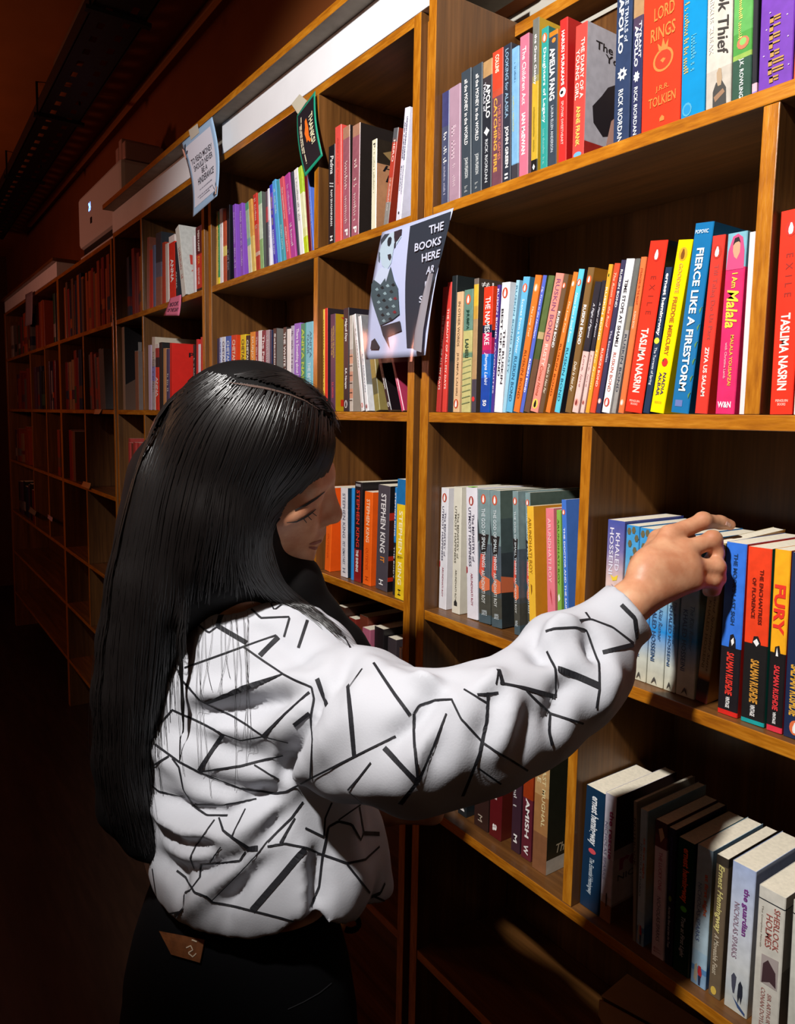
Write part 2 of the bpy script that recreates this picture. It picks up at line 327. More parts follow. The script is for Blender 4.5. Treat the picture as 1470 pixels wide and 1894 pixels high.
class Row:
    def __init__(s, z, phrase, group, sy=.012): s.z, s.ph, s.g, s.s, s.books, s.specs = z, phrase, group, sy, [], []
    def add(r, b, b2, tx, ty, cn, col, txt=(), pen=None, cov=None, bands=None, dep=None, s=None, ctxt=(), kind='paperback', shapes=(), cshapes=(), lab=None, covbands=None, rough=.36, pages=True, tilt=0):
        s = r.s if s is None else s; z = r.z+.0006
        x0, x1 = xat(b, s, z), xat(b2, s, z); tp = onp(tx, ty, 1, s); a = math.atan2(tp[0]-x0, tp[2]-z); h = math.hypot(tp[0]-x0, tp[2]-z)
        T = max(.005, (x1-x0)*math.cos(a)-.0007); return r.raw(x0, T, h, a, cn, col, s, txt, pen, cov, bands, dep, ctxt, kind, shapes, cshapes, lab, covbands, rough, tilt)
    def raw(r, x0, T, h, a, cn, col, s=.012, txt=(), pen=None, cov=None, bands=None, dep=None, ctxt=(), kind='paperback', shapes=(), cshapes=(), lab=None, covbands=None, rough=.36, tilt=0):
        lo, hi = x0+min(0, h*math.sin(a)), x0+T+max(0, h*math.sin(a))
        for u0, u1, z0, z1 in UPR:          # keep clear of side panels and dividers
            if z0 < r.z+h*.9 and z1 > r.z+.01 and lo < u1+.0006 and hi > u0-.0006:
                d = u1+.0008-lo if (lo+hi)/2 > (u0+u1)/2 else u0-.0008-hi
                x0 += d; lo += d; hi += d
        r.specs.append([x0, T, h, a, cn, col, s, txt, pen, cov, bands, dep, ctxt, kind, shapes, cshapes, lab, covbands, rough, tilt])
    def finish(r):
        sp = sorted(r.specs, key=lambda q: q[0]+q[1]/2)
        for p, q in zip(sp[:-1], sp[1:]):   # neighbours never run into each other
            hm = min(p[2]*math.cos(p[3]), q[2]*math.cos(q[3])); R = lambda z: p[0]+p[1]/math.cos(p[3])+z*math.tan(p[3]); Lq = lambda z: q[0]+z*math.tan(q[3])
            ov = max(R(0)-Lq(0), R(hm)-Lq(hm))+.0004
            if ov > 0:
                c = min(ov, max(0, p[1]-.0055)*.6); p[1] -= c; ov -= c
                if ov > 0: q[0] += ov; q[1] = max(.005, q[1]-ov)
        for q in sp: r.build(*q)
        r.label()
    def build(r, x0, T, h, a, cn, col, s, txt, pen, cov, bands, dep, ctxt, kind, shapes, cshapes, lab, covbands, rough, tilt):
        dp = min(dep or (.112 if h < .185 else .13 if h < .222 else .15), YB-s-.006)
        c = min(.0012, T*.15); t = min(.00055 if kind != 'hardback' else .0018, T*.1); C = c*.8
        pl = [(0, dp), (0, C), (C, 0), (T-C, 0), (T, C), (T, dp), (T-t, dp), (T-t, t), (t, t), (t, dp)]
        n = len(pl); v = [(x, y, 0) for x, y in pl]+[(x, y, h) for x, y in pl]
        f = [(i, (i+1) % n, (i+1) % n+n, i+n) for i in range(n)]+[tuple(range(n-1, -1, -1)), tuple(range(n, 2*n))]
        m0 = bandmat(h, tuple(bands), rough) if bands else mat(col, rough, .5, .05)
        m1 = bandmat(h, tuple(covbands), rough) if covbands else (mat(cov, rough, .5, .05) if cov else m0)
        mi = [1 if i == 4 else 0 for i in range(n)]+[0, 0]
        o = mesh_obj('book', v, f, [m0, m1], None, mi)
        px0, px1, py0, py1, pz0, pz1 = t+.0001, T-t-.0001, t+.0003, dp-.002, .0005, h-(.0002 if kind != 'hardback' else .002)
        mesh_obj('page_block', [(x, y, zz) for zz in (pz0, pz1) for x, y in ((px0, py0), (px1, py0), (px1, py1), (px0, py1))], [(3, 2, 1, 0), (4, 5, 6, 7), (0, 1, 5, 4), (1, 2, 6, 5), (2, 3, 7, 6), (3, 0, 4, 7)], PAPER, o)
        lift = T*math.sin(a) if a > 0 else 0
        o.location = (x0, s, r.z+.0006+lift); o.rotation_euler = (tilt, a, 0)
        e = -.0003
        for q in txt:
            st, t0, t1, c0, c1, tc = q[:6]; op = q[6] if len(q) > 6 else {}
            e = -.0003 if not shapes else -.0005-.00009*len(shapes)
            if st == '~': scribble(o, [(T*c0, e, h*(1-t0)), (T*c1, 0, h*(t0-t1))], tc, op.get('hz')); continue
            if op.get('hz'): fn = lambda u, w: (T*(c0+(c1-c0)*u), e, h*(1-t1+(t1-t0)*w))
            else: fn = lambda u, w: (T*(c0+(c1-c0)*w), e, h*(1-t0-(t1-t0)*u))
            text_on('spine_lettering', st, fn, tc, o, op.get('b', .012), op.get('sh', 0))
        e = -.0003
        if pen:
            tt, rc, bc = pen[:3]; rx = min(T*.36, .006); rz = rx*1.35; cz = h*(1-tt); cx = T*.5
            bird = [(cx+rx*p, e*2, cz+rz*q) for p, q in ((-.1, .72), (.15, .72), (.25, .5), (.42, .1), (.4, -.4), (.2, -.7), (-.25, -.7), (-.42, -.35), (-.38, .1), (-.2, .45))]
            flat('publisher_mark', [(ell(cx, cz, rx, rz, e), rc), (bird, bc)], o)
        if shapes: flat('spine_picture', [([(T*p, e*1.5-.00009*i, h*(1-q)) for p, q in pts], c2) for i, (pts, c2) in enumerate(shapes)], o)
        for q in ctxt:
            st, d0, d1, t0, t1, tc = q[:6]; op = q[6] if len(q) > 6 else {}
            if st == '~': continue
            text_on('cover_lettering', st, lambda u, w: (T+.0003, dp*(d0+(d1-d0)*u), h*(1-t1+(t1-t0)*w)), tc, o, op.get('b', .01), op.get('sh', 0))
        if cshapes: flat('cover_picture', [([(T+.0002+.0001*i, dp*p, h*(1-q)) for p, q in pts], c2) for i, (pts, c2) in enumerate(cshapes)], o)
        r.books.append((x0, o, cn, kind, lab)); o['category'] = 'book'; o['group'] = r.g; return o
    def label(r):
        bs = sorted(r.books, key=lambda q: q[0]); n = len(bs); seen = {}
        for q in bs: seen[(q[2], q[3])] = seen.get((q[2], q[3]), 0)+1
        for i, (x, o, cn, kind, lab) in enumerate(bs):
            pv = bs[i-1][2] if i else None
            if lab: o['label'] = lab
            elif seen[(cn, kind)] > 1 or i == 0: o['label'] = '%s %s, %s from left, %s' % (cn, kind, ORD[i], r.ph)
            else: o['label'] = '%s %s right of %s one, %s' % (cn, kind, pv, r.ph)
ORD = ['first', 'second', 'third', 'fourth', 'fifth', 'sixth', 'seventh', 'eighth', 'ninth', 'tenth', 'eleventh', 'twelfth'] + ['%dth' % k for k in range(13, 21)] + ['21st', '22nd', '23rd'] + ['%dth' % k for k in range(24, 31)] + ['31st', '32nd', '33rd'] + ['%dth' % k for k in range(34, 41)]
W_, K_ = '#f2f0ee', '#15151a'
OR_ = '#e06030'
def HZ(**k): k['hz'] = 1; return k
I_ = {'sh': .25}
BD = {'b': .028}

# --- right bookcase, highest shelf
r = Row(ZA, 'on highest shelf, right bookcase', 'books on the highest shelf of the right bookcase', .013)
r.add(811, 829, 813, 176, 'indigo', '#43476a', bands=((0, '#3a3c6c'), (.3, '#444a66'), (1, '#525870')), txt=[('~', .3, .62, .3, .75, W_, I_), ('~', .62, .9, .35, .6, '#c8c4d8')])
r.add(829.7, 850, 831, 165, 'mauve', '#a48596', txt=[('~', .3, .62, .25, .65, '#d8bcc8'), ('~', .66, .86, .35, .6, '#d8bcc8')])
for q in ((852.6, 871.2, 852.6, 135.7), (871.8, 890.2, 873.6, 125)):
    r.add(*q, 'slate', '#39434c', txt=[('all the MONEY in the WORLD', .07, .58, .36, .68, W_), ('JOHN PEARSON', .68, .84, .3, .72, '#d0d4d4'), ('~', .9, .95, .35, .65, '#c0c4c4')])
r.add(890.7, 908.3, 893, 116.7, 'black', '#2a2e36', bands=((0, '#b08a5c'), (.12, '#3a3438'), (.2, '#262a32'), (1, '#30343c')), txt=[('APOLLO', .18, .44, .4, .85, W_, BD), ('TRIALS of', .16, .38, .12, .36, '#d8d8e0'), ('RICK RIORDAN', .6, .93, .35, .65, '#c8ccd0')], shapes=[(ell(.5, .54, .3, .025, 0, 8) and [(.2, .54), (.4, .52), (.5, .505), (.6, .52), (.8, .54), (.6, .56), (.5, .575), (.4, .56)], W_)])
r.add(908.6, 928.4, 910.5, 98.8, 'red topped maroon', '#6a4850', bands=((0, '#d0442c'), (.28, '#b84a34'), (.33, '#6e4450'), (1, '#5e4450')), txt=[('COLLINS', .03, .16, .3, .65, '#f4dcc0', BD), ('CATCHING FIRE', .34, .88, .2, .52, '#d8a040', BD), ('THE HUNGER GAMES', .4, .8, .6, .85, '#c8745c')])
r.add(928.8, 944, 930.5, 87, 'charcoal', '#2b303c', txt=[('LOOKING for ALASKA', .03, .52, .3, .7, '#8cacc4'), ('JOHN GREEN', .58, .88, .25, .75, W_, BD), ('II', .92, .96, .3, .7, W_)])
r.add(945, 958.6, 946, 91.7, 'pale blue', '#6c9cc4', bands=((0, '#79aad0'), (.86, '#6c98b8'), (.87, '#3c3a40'), (1, '#34343c')), txt=[('~', .35, .62, .2, .42, '#d8d890'), ('~', .1, .26, .4, .65, '#4a78a0')])
r.add(959, 976, 961.4, 70, 'pink', '#cc6a80', txt=[('The Children Act', .08, .48, .3, .72, '#f6d8d8'), ('IAN McEWAN', .54, .83, .3, .7, '#fff0f0', BD)], cov='#8a6870')
r.add(981, 993.5, 984.8, 38, 'grey topped yellow', '#c8a02c', bands=((0, '#6c6c64'), (.36, '#8a8458'), (.4, '#c4a030'), (.9, '#1a1a1a'), (1, '#161616')), txt=[('the Great Gatsby', .1, .42, .3, .75, W_), ('~', .56, .85, .35, .6, '#a08828')], cov='#c09a28', shapes=[([(.3, .95), (.5, .93), (.7, .95), (.5, .97)], W_)])
r.add(998.6, 1012, 1001, 55, 'teal', '#2c9088', pen=(.07, OR_, W_), txt=[('Daughters of Legacy', .14, .66, .25, .75, '#dcf0ea'), ('~', .7, .95, .35, .65, '#8cd0c8')], cov='#1c6c68')
r.add(1012.5, 1029, 1015, 62, 'dark grey', '#38424e', bands=((0, '#c87820'), (.035, '#38424e'), (1, '#303a46')), txt=[('AMELIA FANG', .12, .5, .15, .75, W_, BD), ('LAURA ELLEN ANDERSON', .54, .88, .35, .65, '#b8c0c8')], cov='#d8802c', shapes=[([(.6+.22*math.cos(k), .07+.018*math.sin(k)) for k in np.linspace(0, 6, 9)], '#f08030')])
r.add(1032, 1047, 1035, 39, 'crimson', '#d42c28', txt=[('HARUKI MURAKAMI', .08, .45, .3, .7, '#f8dcd8', BD), ('SPUTNIK SWEETHEART', .56, .86, .35, .65, '#f0b8b0')], cov='#b41c1c', shapes=[([(.5+.4*math.cos(k), .5+.033*math.sin(k)) for k in np.linspace(0, 6, 11)], W_), ([(.4+.2*math.cos(k), .5+.013*math.sin(k)) for k in np.linspace(0, 6, 8)], K_)])
r.add(1057, 1079, 1064.5, 50, 'brick red', '#c8443c', txt=[('THE DIARY OF A', .11, .55, .55, .85, '#f8e0d0'), ('YOUNG GIRL', .18, .55, .15, .45, '#f8e0d0'), ('ANNE FRANK', .6, .9, .3, .65, '#f0c060', BD)], covbands=((0, '#c8c4cc'), (.86, '#c0bcc4'), (.87, '#b03028'), (1, '#a02c24')), shapes=[([(.5+.34*math.cos(k), .965+.022*math.sin(k)) for k in np.linspace(0, 6, 11)], '#68a8e0')],
      ctxt=[('The D', .12, .5, .11, .17, K_), ('Youn', .25, .6, .18, .24, K_)], cshapes=[([(.3, .42), (.42, .37), (.6, .36), (.62, .5), (.5, .62), (.42, .76), (.25, .8), (.12, .72), (.1, .6), (.22, .5)], '#2a2428'), ([(.3, .85), (.36, .66), (.45, .6), (.55, .7), (.6, .86)], '#d0a090')], dep=.15)
r.add(1133, 1164, 1141, -8, 'tall navy', '#26304a', bands=((0, '#2a3a5a'), (1, '#262c40')), txt=[('APOLLO', .04, .4, .2, .5, W_, BD), ('THE TRIALS of', .0, .34, .58, .8, '#c0c8d8'), ('RICK RIORDAN', .64, .99, .3, .6, '#dce0e4')], shapes=[([(.5+(.32 if k % 2 else .2)*math.cos(k*math.pi/8), .54+(.045 if k % 2 else .028)*math.sin(k*math.pi/8)) for k in range(16)], W_), ([(.5+.1*math.cos(k), .54+.014*math.sin(k)) for k in np.linspace(0, 6, 8)], '#26304a')], s=.011)
r.add(1165, 1184.6, 1172, -8, 'tan topped navy', '#2a3050', bands=((0, '#a8845c'), (.16, '#4a3a50'), (.24, '#2c3054'), (1, '#30343c')), txt=[('APOLLO', .22, .5, .25, .6, W_, BD), ('TYRANT', .2, .45, .65, .9, W_), ('RICK RIORDAN', .64, .97, .3, .65, '#dce0e4')], shapes=[([(.5+(.32 if k % 2 else .2)*math.cos(k*math.pi/8), .57+(.04 if k % 2 else .026)*math.sin(k*math.pi/8)) for k in range(16)], W_)])
GO = '#c87838'
r.add(1185, 1257, 1192, -48, 'broad bright red', '#ee3418', kind='hardback', txt=[('LORD', .25, .33, .3, .82, GO, HZ()), ('RINGS', .37, .45, .22, .85, GO, HZ()), ('J.R.R.', .73, .77, .38, .72, GO, HZ()), ('TOLKIEN', .79, .85, .2, .9, GO, HZ())],
      shapes=[([(.55+.26*math.cos(k), .58+.07*math.sin(k)) for k in np.linspace(0, 6.1, 22)], GO), ([(.55+.21*math.cos(k), .58+.056*math.sin(k)) for k in np.linspace(0, 6.1, 20)], '#ee3418'), ([(.44, .52), (.4, .47), (.5, .5), (.54, .45), (.6, .5), (.68, .47), (.66, .53)], GO), ([(.48, .58), (.55, .57), (.62, .58), (.55, .6)], GO), ([(.5, .93), (.56, .915), (.62, .93), (.62, .95), (.5, .95)], GO)], dep=.16)
r.add(1258, 1303, 1264, -30, 'glossy blue', '#1482b8', kind='hardback', txt=[('~', .15, .68, .1, .3, '#c8b468'), ('~', .4, .66, .4, .62, '#5ab4d8')], shapes=[([(.28+.2*math.cos(k), .92+.05*math.sin(k)) for k in np.linspace(0, 6.1, 12)], '#4898b8'), ([(.28+.15*math.cos(k), .92+.035*math.sin(k)) for k in np.linspace(0, 6.1, 12)], '#1482b8')], rough=.22, dep=.16)
r.add(1304, 1351.5, 1309, -42, 'beige', '#b8b0a4', bands=((0, '#c4bcb0'), (.7, '#b4aca0'), (1, '#a8a090')), txt=[('Book Thief', .02, .62, .45, .88, '#34302c', I_), ('MARKUS ZUSAK', .1, .58, .12, .28, '#d4ccc0')], shapes=[([(.3, 1), (.3, .86), (.42, .8), (.66, .8), (.82, .86), (.84, 1)], '#3c3a36'), ([(.46, .8), (.44, .73), (.52, .7), (.62, .71), (.66, .78), (.62, .83), (.5, .83)], '#a0886c'), ([(.34, .9), (.7, .86), (.78, .89), (.4, .94)], '#8a6a50')])
r.add(1352.3, 1388.6, 1358, -40, 'green', '#3c8a48', bands=((0, '#5aa050'), (.45, '#48903c'), (.62, '#8aa84c'), (.66, '#2c4c3c'), (1, '#3c4a4c')), txt=[('J.K. ROWLING', .66, .97, .35, .62, '#d8e0d8'), ('~', .1, .5, .3, .5, '#e0d870')], shapes=[([(.55+.32*math.cos(k), .54+.05*math.sin(k)) for k in np.linspace(0, 6, 11)], '#d06a4a'), ([(.55+.18*math.cos(k), .53+.03*math.sin(k)) for k in np.linspace(0, 6, 11)], '#7cae58')])
r.add(1389.4, 1400, 1394, -42, 'thin black', '#1c1a22', bands=((0, '#1c1a22'), (.86, '#181820'), (.88, '#d8a8b4'), (.95, '#8a78c0'), (1, '#8a78c0')))
r.add(1401, 1465, 1410, -60, 'broad violet', '#5a2c88', bands=((0, '#6a34a0'), (1, '#48306c')), txt=[('~', .35, .95, .3, .75, '#a8803c', I_)], shapes=[([(a1, b1), (a1+.03, b1+.006), (a1, b1+.012), (a1-.03, b1+.006)], '#c8b0c8') for a1, b1 in ((.2, .5), (.8, .45), (.15, .7), (.85, .62), (.9, .84), (.3, .38))], kind='hardback', dep=.16)
r.add(1466, 1484, 1476, -40, 'rust', '#c84c20')
rows = [r]

# --- right bookcase, eye-level shelf
r = Row(ZB, 'on eye level shelf, right bookcase', 'books on the eye level shelf of the right bookcase', .010)
r.add(805.7, 815.8, 819, 532, 'dark red', '#b83430', txt=[('THE BEAUTY OF ALL MY DAYS', .22, .82, .3, .72, '#f0d8c8')], dep=.125)
r.add(817, 826, 827.6, 523, 'coral red', '#d43c34', txt=[('THE BEAUTY OF ALL MY DAYS', .2, .82, .3, .72, '#f6e0d4')], dep=.125)
r.add(827, 836.5, 836, 511, 'black', '#22282a', cov='#1c2224', dep=.15)
r.add(837, 849, 844.8, 541, 'tan', '#dab488', txt=[('IN OTHER WORDS', .08, .45, .32, .68, '#6a5038'), ('JHUMPA LAHIRI', .5, .86, .32, .68, '#6a5038')], pen=(.93, '#c04828', W_))
r.add(852.6, 869, 858.6, 537, 'striped green', '#6c8f78', bands=((0, '#6c9080'), (.32, '#648a70'), (.33, '#c8c07c'), (.5, '#a8b078'), (.51, '#6a8c70'), (.55, '#c8c080'), (1, '#d0c888')), txt=[('JHUMPA', .16, .32, .3, .7, '#30584a'), ('LAHIRI', .4, .55, .3, .7, '#486048')], pen=(.08, OR_, W_), shapes=[([(0, .58+k*.05), (1, .56+k*.05), (1, .567+k*.05), (0, .587+k*.05)], '#8a9468') for k in range(8)])
r.add(870.5, 879.2, 876.5, 516, 'yellow banded brown', '#4a4038', bands=((0, '#786a60'), (.04, '#e8b83c'), (.2, '#d0a040'), (.3, '#b89468'), (.75, '#4a4450'), (1, '#3c3a44')), cov='#443830', ctxt=[('#1', .05, .25, .02, .06, W_)], cshapes=[([(.2, .14), (.75, .0), (.95, .0), (.3, .17)], '#e02c20')], shapes=[([(.5+.34*math.cos(k), .9+.02*math.sin(k)) for k in np.linspace(0, 6, 9)], '#d83838')])
r.add(887, 904, 894.8, 532, 'red topped blue', '#1c64c8', bands=((0, '#f03c20'), (.3, '#1a2040'), (.35, '#1a2040'), (.36, '#d02c60'), (.5, '#a82870'), (.53, '#1878d8'), (.7, '#1868d8'), (.72, '#1448a8'), (1, '#123c98')), txt=[('THE NAMESAKE', .08, .46, .25, .8, W_), ('Jhumpa Lahiri', .52, .78, .3, .75, '#e8f0ff', I_), ('50', .9, .95, .3, .7, W_, BD)], covbands=((0, '#f84820'), (.34, '#1a2040'), (.4, '#d02c60'), (.53, '#1878d8'), (1, '#123c98')))
r.add(907, 912.5, 919.5, 527.6, 'thin purple', '#4a3488', txt=[('RUSKIN BOND', .03, .42, .2, .8, '#f0e0f0'), ('FAVOURITES', .45, .85, .3, .7, '#e0d0e8')])
r.add(913, 928, 928, 524, 'white', '#ecebee', txt=[('THE RUSKIN', .36, .78, .58, .86, '#38343c', BD), ('BEST OF BOND', .2, .72, .18, .46, '#28242c', BD)], pen=(.08, '#c84828', W_))
r.add(928.6, 934.6, 954.5, 519, 'pale blue', '#9ccce0', txt=[('RUSKIN BOND RUSTY', .04, .7, .2, .75, '#4a7890')])
r.add(935, 947, 967.5, 514, 'sky blue', '#64b4dc', pen=(.08, '#e06038', W_), txt=[('Scenes from a Writer', .16, .56, .3, .68, '#d8f0fa'), ('RUSKIN BOND', .58, .92, .25, .72, '#285878')], cov='#3c80a8')
r.add(948.6, 960, 989.5, 511, 'orange', '#e8782c', pen=(.09, '#f0a060', W_), txt=[('The Long Trail', .22, .44, .3, .68, '#f8d8b0', I_), ('RUSKIN BOND', .54, .9, .28, .7, '#8a3c10')])
r.add(960.5, 967.5, 1004, 510.5, 'cornflower blue', '#5468c8', txt=[('My Trees in the Himalayas', .08, .45, .25, .75, '#e0e4f8', I_), ('RUSKIN BOND', .6, .85, .25, .75, W_, BD)], cov='#4c6038')
r.add(968, 979, 1014, 512, 'leafy green', '#48583c', bands=((0, '#5c7040'), (.4, '#c0a878'), (.45, '#4c5c34'), (.6, '#70503c'), (1, '#3c3428')))
r.add(980, 995, 1027.6, 508.6, 'salmon', '#ec9080', txt=[('RUSKIN BOND', .04, .48, .28, .78, '#8a5070'), ('RUSTY', .5, .66, .35, .75, '#f8dcd0'), ('Comes Home', .66, .88, .3, .7, '#b04830', I_)], pen=(.94, '#f0d060', K_))
r.add(995.5, 1004, 1043, 508.6, 'brown', '#6c523c', pen=(.08, OR_, W_), txt=[('RUSKIN BOND', .26, .52, .25, .8, W_, BD), ('Delhi Is Not Far', .64, .86, .3, .75, '#e8dcc8', I_)], cov='#b87c2c')
r.add(1008, 1021, 1060, 505, 'bright orange', '#ee7c30', pen=(.08, '#f4a468', W_), txt=[('The Long Trail', .2, .42, .3, .68, '#f8d8b0', I_), ('RUSKIN BOND', .5, .88, .28, .7, '#8a3c10')])
r.add(1022.5, 1035, 1068, 500, 'aqua', '#5cc4dc', pen=(.09, '#e06038', W_), txt=[('Notes from a Small Room', .16, .5, .3, .68, '#d8f4fa', I_), ('RUSKIN BOND', .54, .92, .25, .72, '#20607c')], cov='#30303c')
r.add(1044, 1056, 1087, 496.7, 'golden brown', '#7c5c34', pen=(.08, OR_, W_), txt=[('RUSKIN BOND', .25, .52, .3, .78, W_, BD), ('Delhi Is Not Far', .64, .85, .3, .72, '#e8dcc8', I_)], cov='#a87424')
for q in ((1057, 1069, 1100, 523), (1072, 1081, 1113, 520)):
    r.add(*q, 'black and blush', '#2c2a34', bands=((0, '#2c2a34'), (.5, '#2a2834'), (.52, '#ecc8c0'), (1, '#f0d0c8')), txt=[('A Flight of Pigeons', .16, .42, .3, .7, '#d8d8e0', I_), ('Love, love', .55, .8, .3, .7, '#a87070', I_)], pen=(.92, '#e0a090', '#8a3030'))
r.add(1081.8, 1089.5, 1125.6, 490, 'amber', '#f0a030', pen=(.07, '#f0c030', K_), txt=[('RUSKIN BOND', .15, .5, .25, .75, '#fff0d0'), ('The Room', .56, .84, .3, .7, '#f8e0a0', I_)])
r.add(1090, 1100.5, 1136, 488.7, 'vermilion', '#e04c30', txt=[('The Room on the Roof', .06, .42, .3, .7, '#f8c0a0', I_), ('RUSKIN BOND', .56, .82, .3, .7, '#f8dcc8')])
r.add(1101, 1111.3, 1148.6, 482.5, 'indigo', '#383654', txt=[('RUSKIN BOND', .06, .3, .3, .75, W_), ('The Sensualist', .45, .66, .3, .7, '#d8d4e8')], pen=(.92, '#e0a090', W_))
r.add(1112, 1127, 1158, 481, 'bright white', '#f4f2f2', txt=[('TIME STOPS AT SHAMLI', .13, .56, .3, .72, '#28242c', BD), ('RUSKIN BOND', .6, .86, .3, .7, '#b04830')], pen=(.93, '#c84838', W_))
r.add(1130, 1140.5, 1176, 479.5, 'grey', '#8a8c88', bands=((0, '#6a6c68'), (.3, '#8c8470'), (.45, '#a09c98'), (1, '#90908c')), txt=[('RUSKIN BOND', .48, .86, .25, .8, '#30384a')])
r.add(1141.2, 1153, 1184, 477, 'pumpkin', '#ee7440', txt=[('STRANGERS IN THE NIGHT', .07, .3, .3, .7, '#a84020'), ('RUSKIN BOND', .34, .45, .3, .65, '#f8d0b0')], pen=(.93, '#f8a880', W_))
r.add(1155, 1187, 1202, 450.4, 'scarlet', '#e63220', pen=(.08, '#c02818', W_), txt=[('E  X  I  L  E', .2, .42, .36, .66, '#98281c'), ('TASLIMA NASRIN', .5, .88, .28, .7, '#fbe4d8', BD), ('PENGUIN', .925, .938, .2, .8, '#f8c8b8', HZ()), ('BOOKS', .943, .956, .3, .7, '#f8c8b8', HZ())], cov='#1c1a1c', rough=.3)
r.add(1188, 1200.5, 1230, 496, 'midnight blue', '#1e3450', txt=[('ernest hemingway', .04, .46, .2, .85, W_, {'b': .03}), ('The Torrents of Spring', .54, .8, .25, .75, '#d8e0e8')], shapes=[([(.5+.4*math.cos(k), .495+.022*math.sin(k)) for k in np.linspace(0, 6, 11)], '#e8e048')], dep=.13)
r.add(1201.3, 1239.5, 1254, 448, 'yellow', '#fce000', pen=(.08, '#e8a020', '#7a4a10'), txt=[('GOODBYE', .13, .3, .36, .64, '#e8a040', BD), ('FREDDIE MERCURY', .32, .66, .34, .64, '#b87020', BD), ('NADIA', .76, .89, .54, .76, '#4a3860'), ('AKBAR', .76, .9, .24, .46, '#4a3860'), ('PENGUIN BOOKS', .93, .945, .25, .75, '#d0a820', HZ())], shapes=[([(.5+.22*math.cos(k), .7+.026*math.sin(k)) for k in np.linspace(0, 6, 9)], '#d82c28'), ([(.3, .69), (.45, .675), (.4, .7)], '#4a5c28')], rough=.3)
r.add(1240, 1274, 1285.7, 416.7, 'cobalt blue', '#156ea4', txt=[('POPOVIC', .035, .055, .1, .8, '#d8e8f0', HZ()), ('FIERCE LIKE A FIRESTORM', .13, .88, .3, .7, '#e4f0f4', BD)], cov='#10486c', shapes=[([(.2, .93), (.6, .93), (.6, .965), (.2, .965)], '#6878b0')]+[([(.85, .45+k*.09), (1, .43+k*.09), (.9, .47+k*.09)], '#5c8a50') for k in range(6)], kind='hardback', rough=.28)
r.add(1284, 1308, 1317.5, 438, 'poppy red', '#dc382c', pen=(.09, '#b83020', W_), txt=[('Till Talaq Do Us Part', .16, .58, .3, .72, '#a8403c'), ('ZIYA US SALAM', .62, .9, .34, .66, '#fbe0d8', BD)])
r.add(1322, 1358, 1346, 433.5, 'hot pink', '#e63470', txt=[('I Am', .22, .3, .4, .68, '#f4d848'), ('Malala', .31, .52, .2, .8, '#f8dc40', {'sh': .2, 'b': .02}), ('MALALA YOUSAFZAI', .56, .84, .55, .72, '#f0c048'), ('with Christina Lamb', .6, .8, .3, .42, '#f8b0b8'), ('W&N', .93, .965, .12, .82, '#fce0e8', HZ(b=.03))], bands=((0, '#7cb4c4'), (.19, '#e02c68'), (1, '#e63470')), kind='hardback',
      shapes=[([(.05, .2), (.1, .1), (.3, .02), (.55, .008), (.8, .03), (.92, .1), (.95, .2)], '#d84878'), ([(.34, .06), (.46, .035), (.6, .035), (.7, .07), (.7, .11), (.56, .145), (.42, .13), (.34, .1)], '#c89878'), ([(.32, .07), (.4, .03), (.6, .025), (.72, .06), (.6, .05), (.44, .055)], '#241c20')])
r.add(1366, 1378, 1386, 430, 'blush white', '#ecd4d4')
r.add(1422.5, 1465, 1444, 392, 'wide scarlet', '#ea3420', pen=(.09, '#c02818', W_), txt=[('E  X  I  L  E', .21, .42, .36, .66, '#98281c'), ('TASLIMA NASRIN', .5, .88, .28, .7, '#fbe4d8', BD), ('PENGUIN', .925, .938, .25, .8, '#f8c8b8', HZ()), ('BOOKS', .943, .956, .35, .7, '#f8c8b8', HZ())], rough=.3)
r.add(1467, 1500, 1488, 385, 'cream', '#f4f0e8')
rows.append(r)

# --- right bookcase, shelf below, left bay
r = Row(ZC, 'in left bay of hand level shelf', 'books in the left bay of the shelf at hand level', .03)
MIN = lambda c1, c2: [('The MINISTRY of', .2, .56, .56, .78, c1), ('UTMOST HAPPINESS', .15, .6, .24, .48, c1), ('ARUNDHATI ROY', .65, .9, .4, .6, c2)]
PIC = [([(.0, .2), (.15, .32), (.1, .38), (.0, .4)], '#384448'), ([(.05, .33), (.95, .33), (.7, .47), (.5, .5), (.25, .46)], '#2a2626'), ([(.25, .48), (.6, .48), (.55, .6), (.35, .66), (.1, .62)], '#d85848'), ([(.1, .7), (.5, .64), (1, .66), (1, .74), (.5, .76), (.1, .74)], '#d87048')]
GOST = dict(bands=((0, '#82989a'), (.22, '#7c9294'), (.4, '#54606a'), (.74, '#4c5254'), (.78, '#4c4c44'), (.93, '#4a5c64'), (1, '#52666c')), pen=(.07, '#d05838', W_), txt=[('THE GOD OF SMALL THINGS', .14, .58, .36, .66, '#dce8ec'), ('ARUNDHATI ROY', .6, .85, .3, .6, '#d8dcd8'), ('VINTAGE', .9, .94, .3, .75, '#c8d4d8')], shapes=PIC)
r.add(811, 824.5, 816, 901.5, 'white', '#e0dfe4', txt=MIN('#585468', '#a05060'), pen=(.08, '#b84830', W_), shapes=[([(0, .6), (.12, .61), (.12, .65), (0, .66)], '#a03038')])
r.add(835, 849.6, 839, 900, 'cream', '#dcd8c8', txt=MIN('#6a6658', '#6a6658'), kind='hardback', shapes=[([(.3, .91), (.5, .89), (.7, .91), (.7, .94), (.3, .94)], '#2c2c2c')])
r.add(863.5, 883.5, 861.5, 901.5, 'second white', '#e2e0e8', txt=MIN('#484458', '#a05060'), pen=(.1, '#a84038', W_), shapes=[([(0, .6), (.12, .61), (.12, .65), (0, .66)], '#a03038')])
r.add(885, 907, 883, 905, 'slate grey', '#54606a', **GOST)
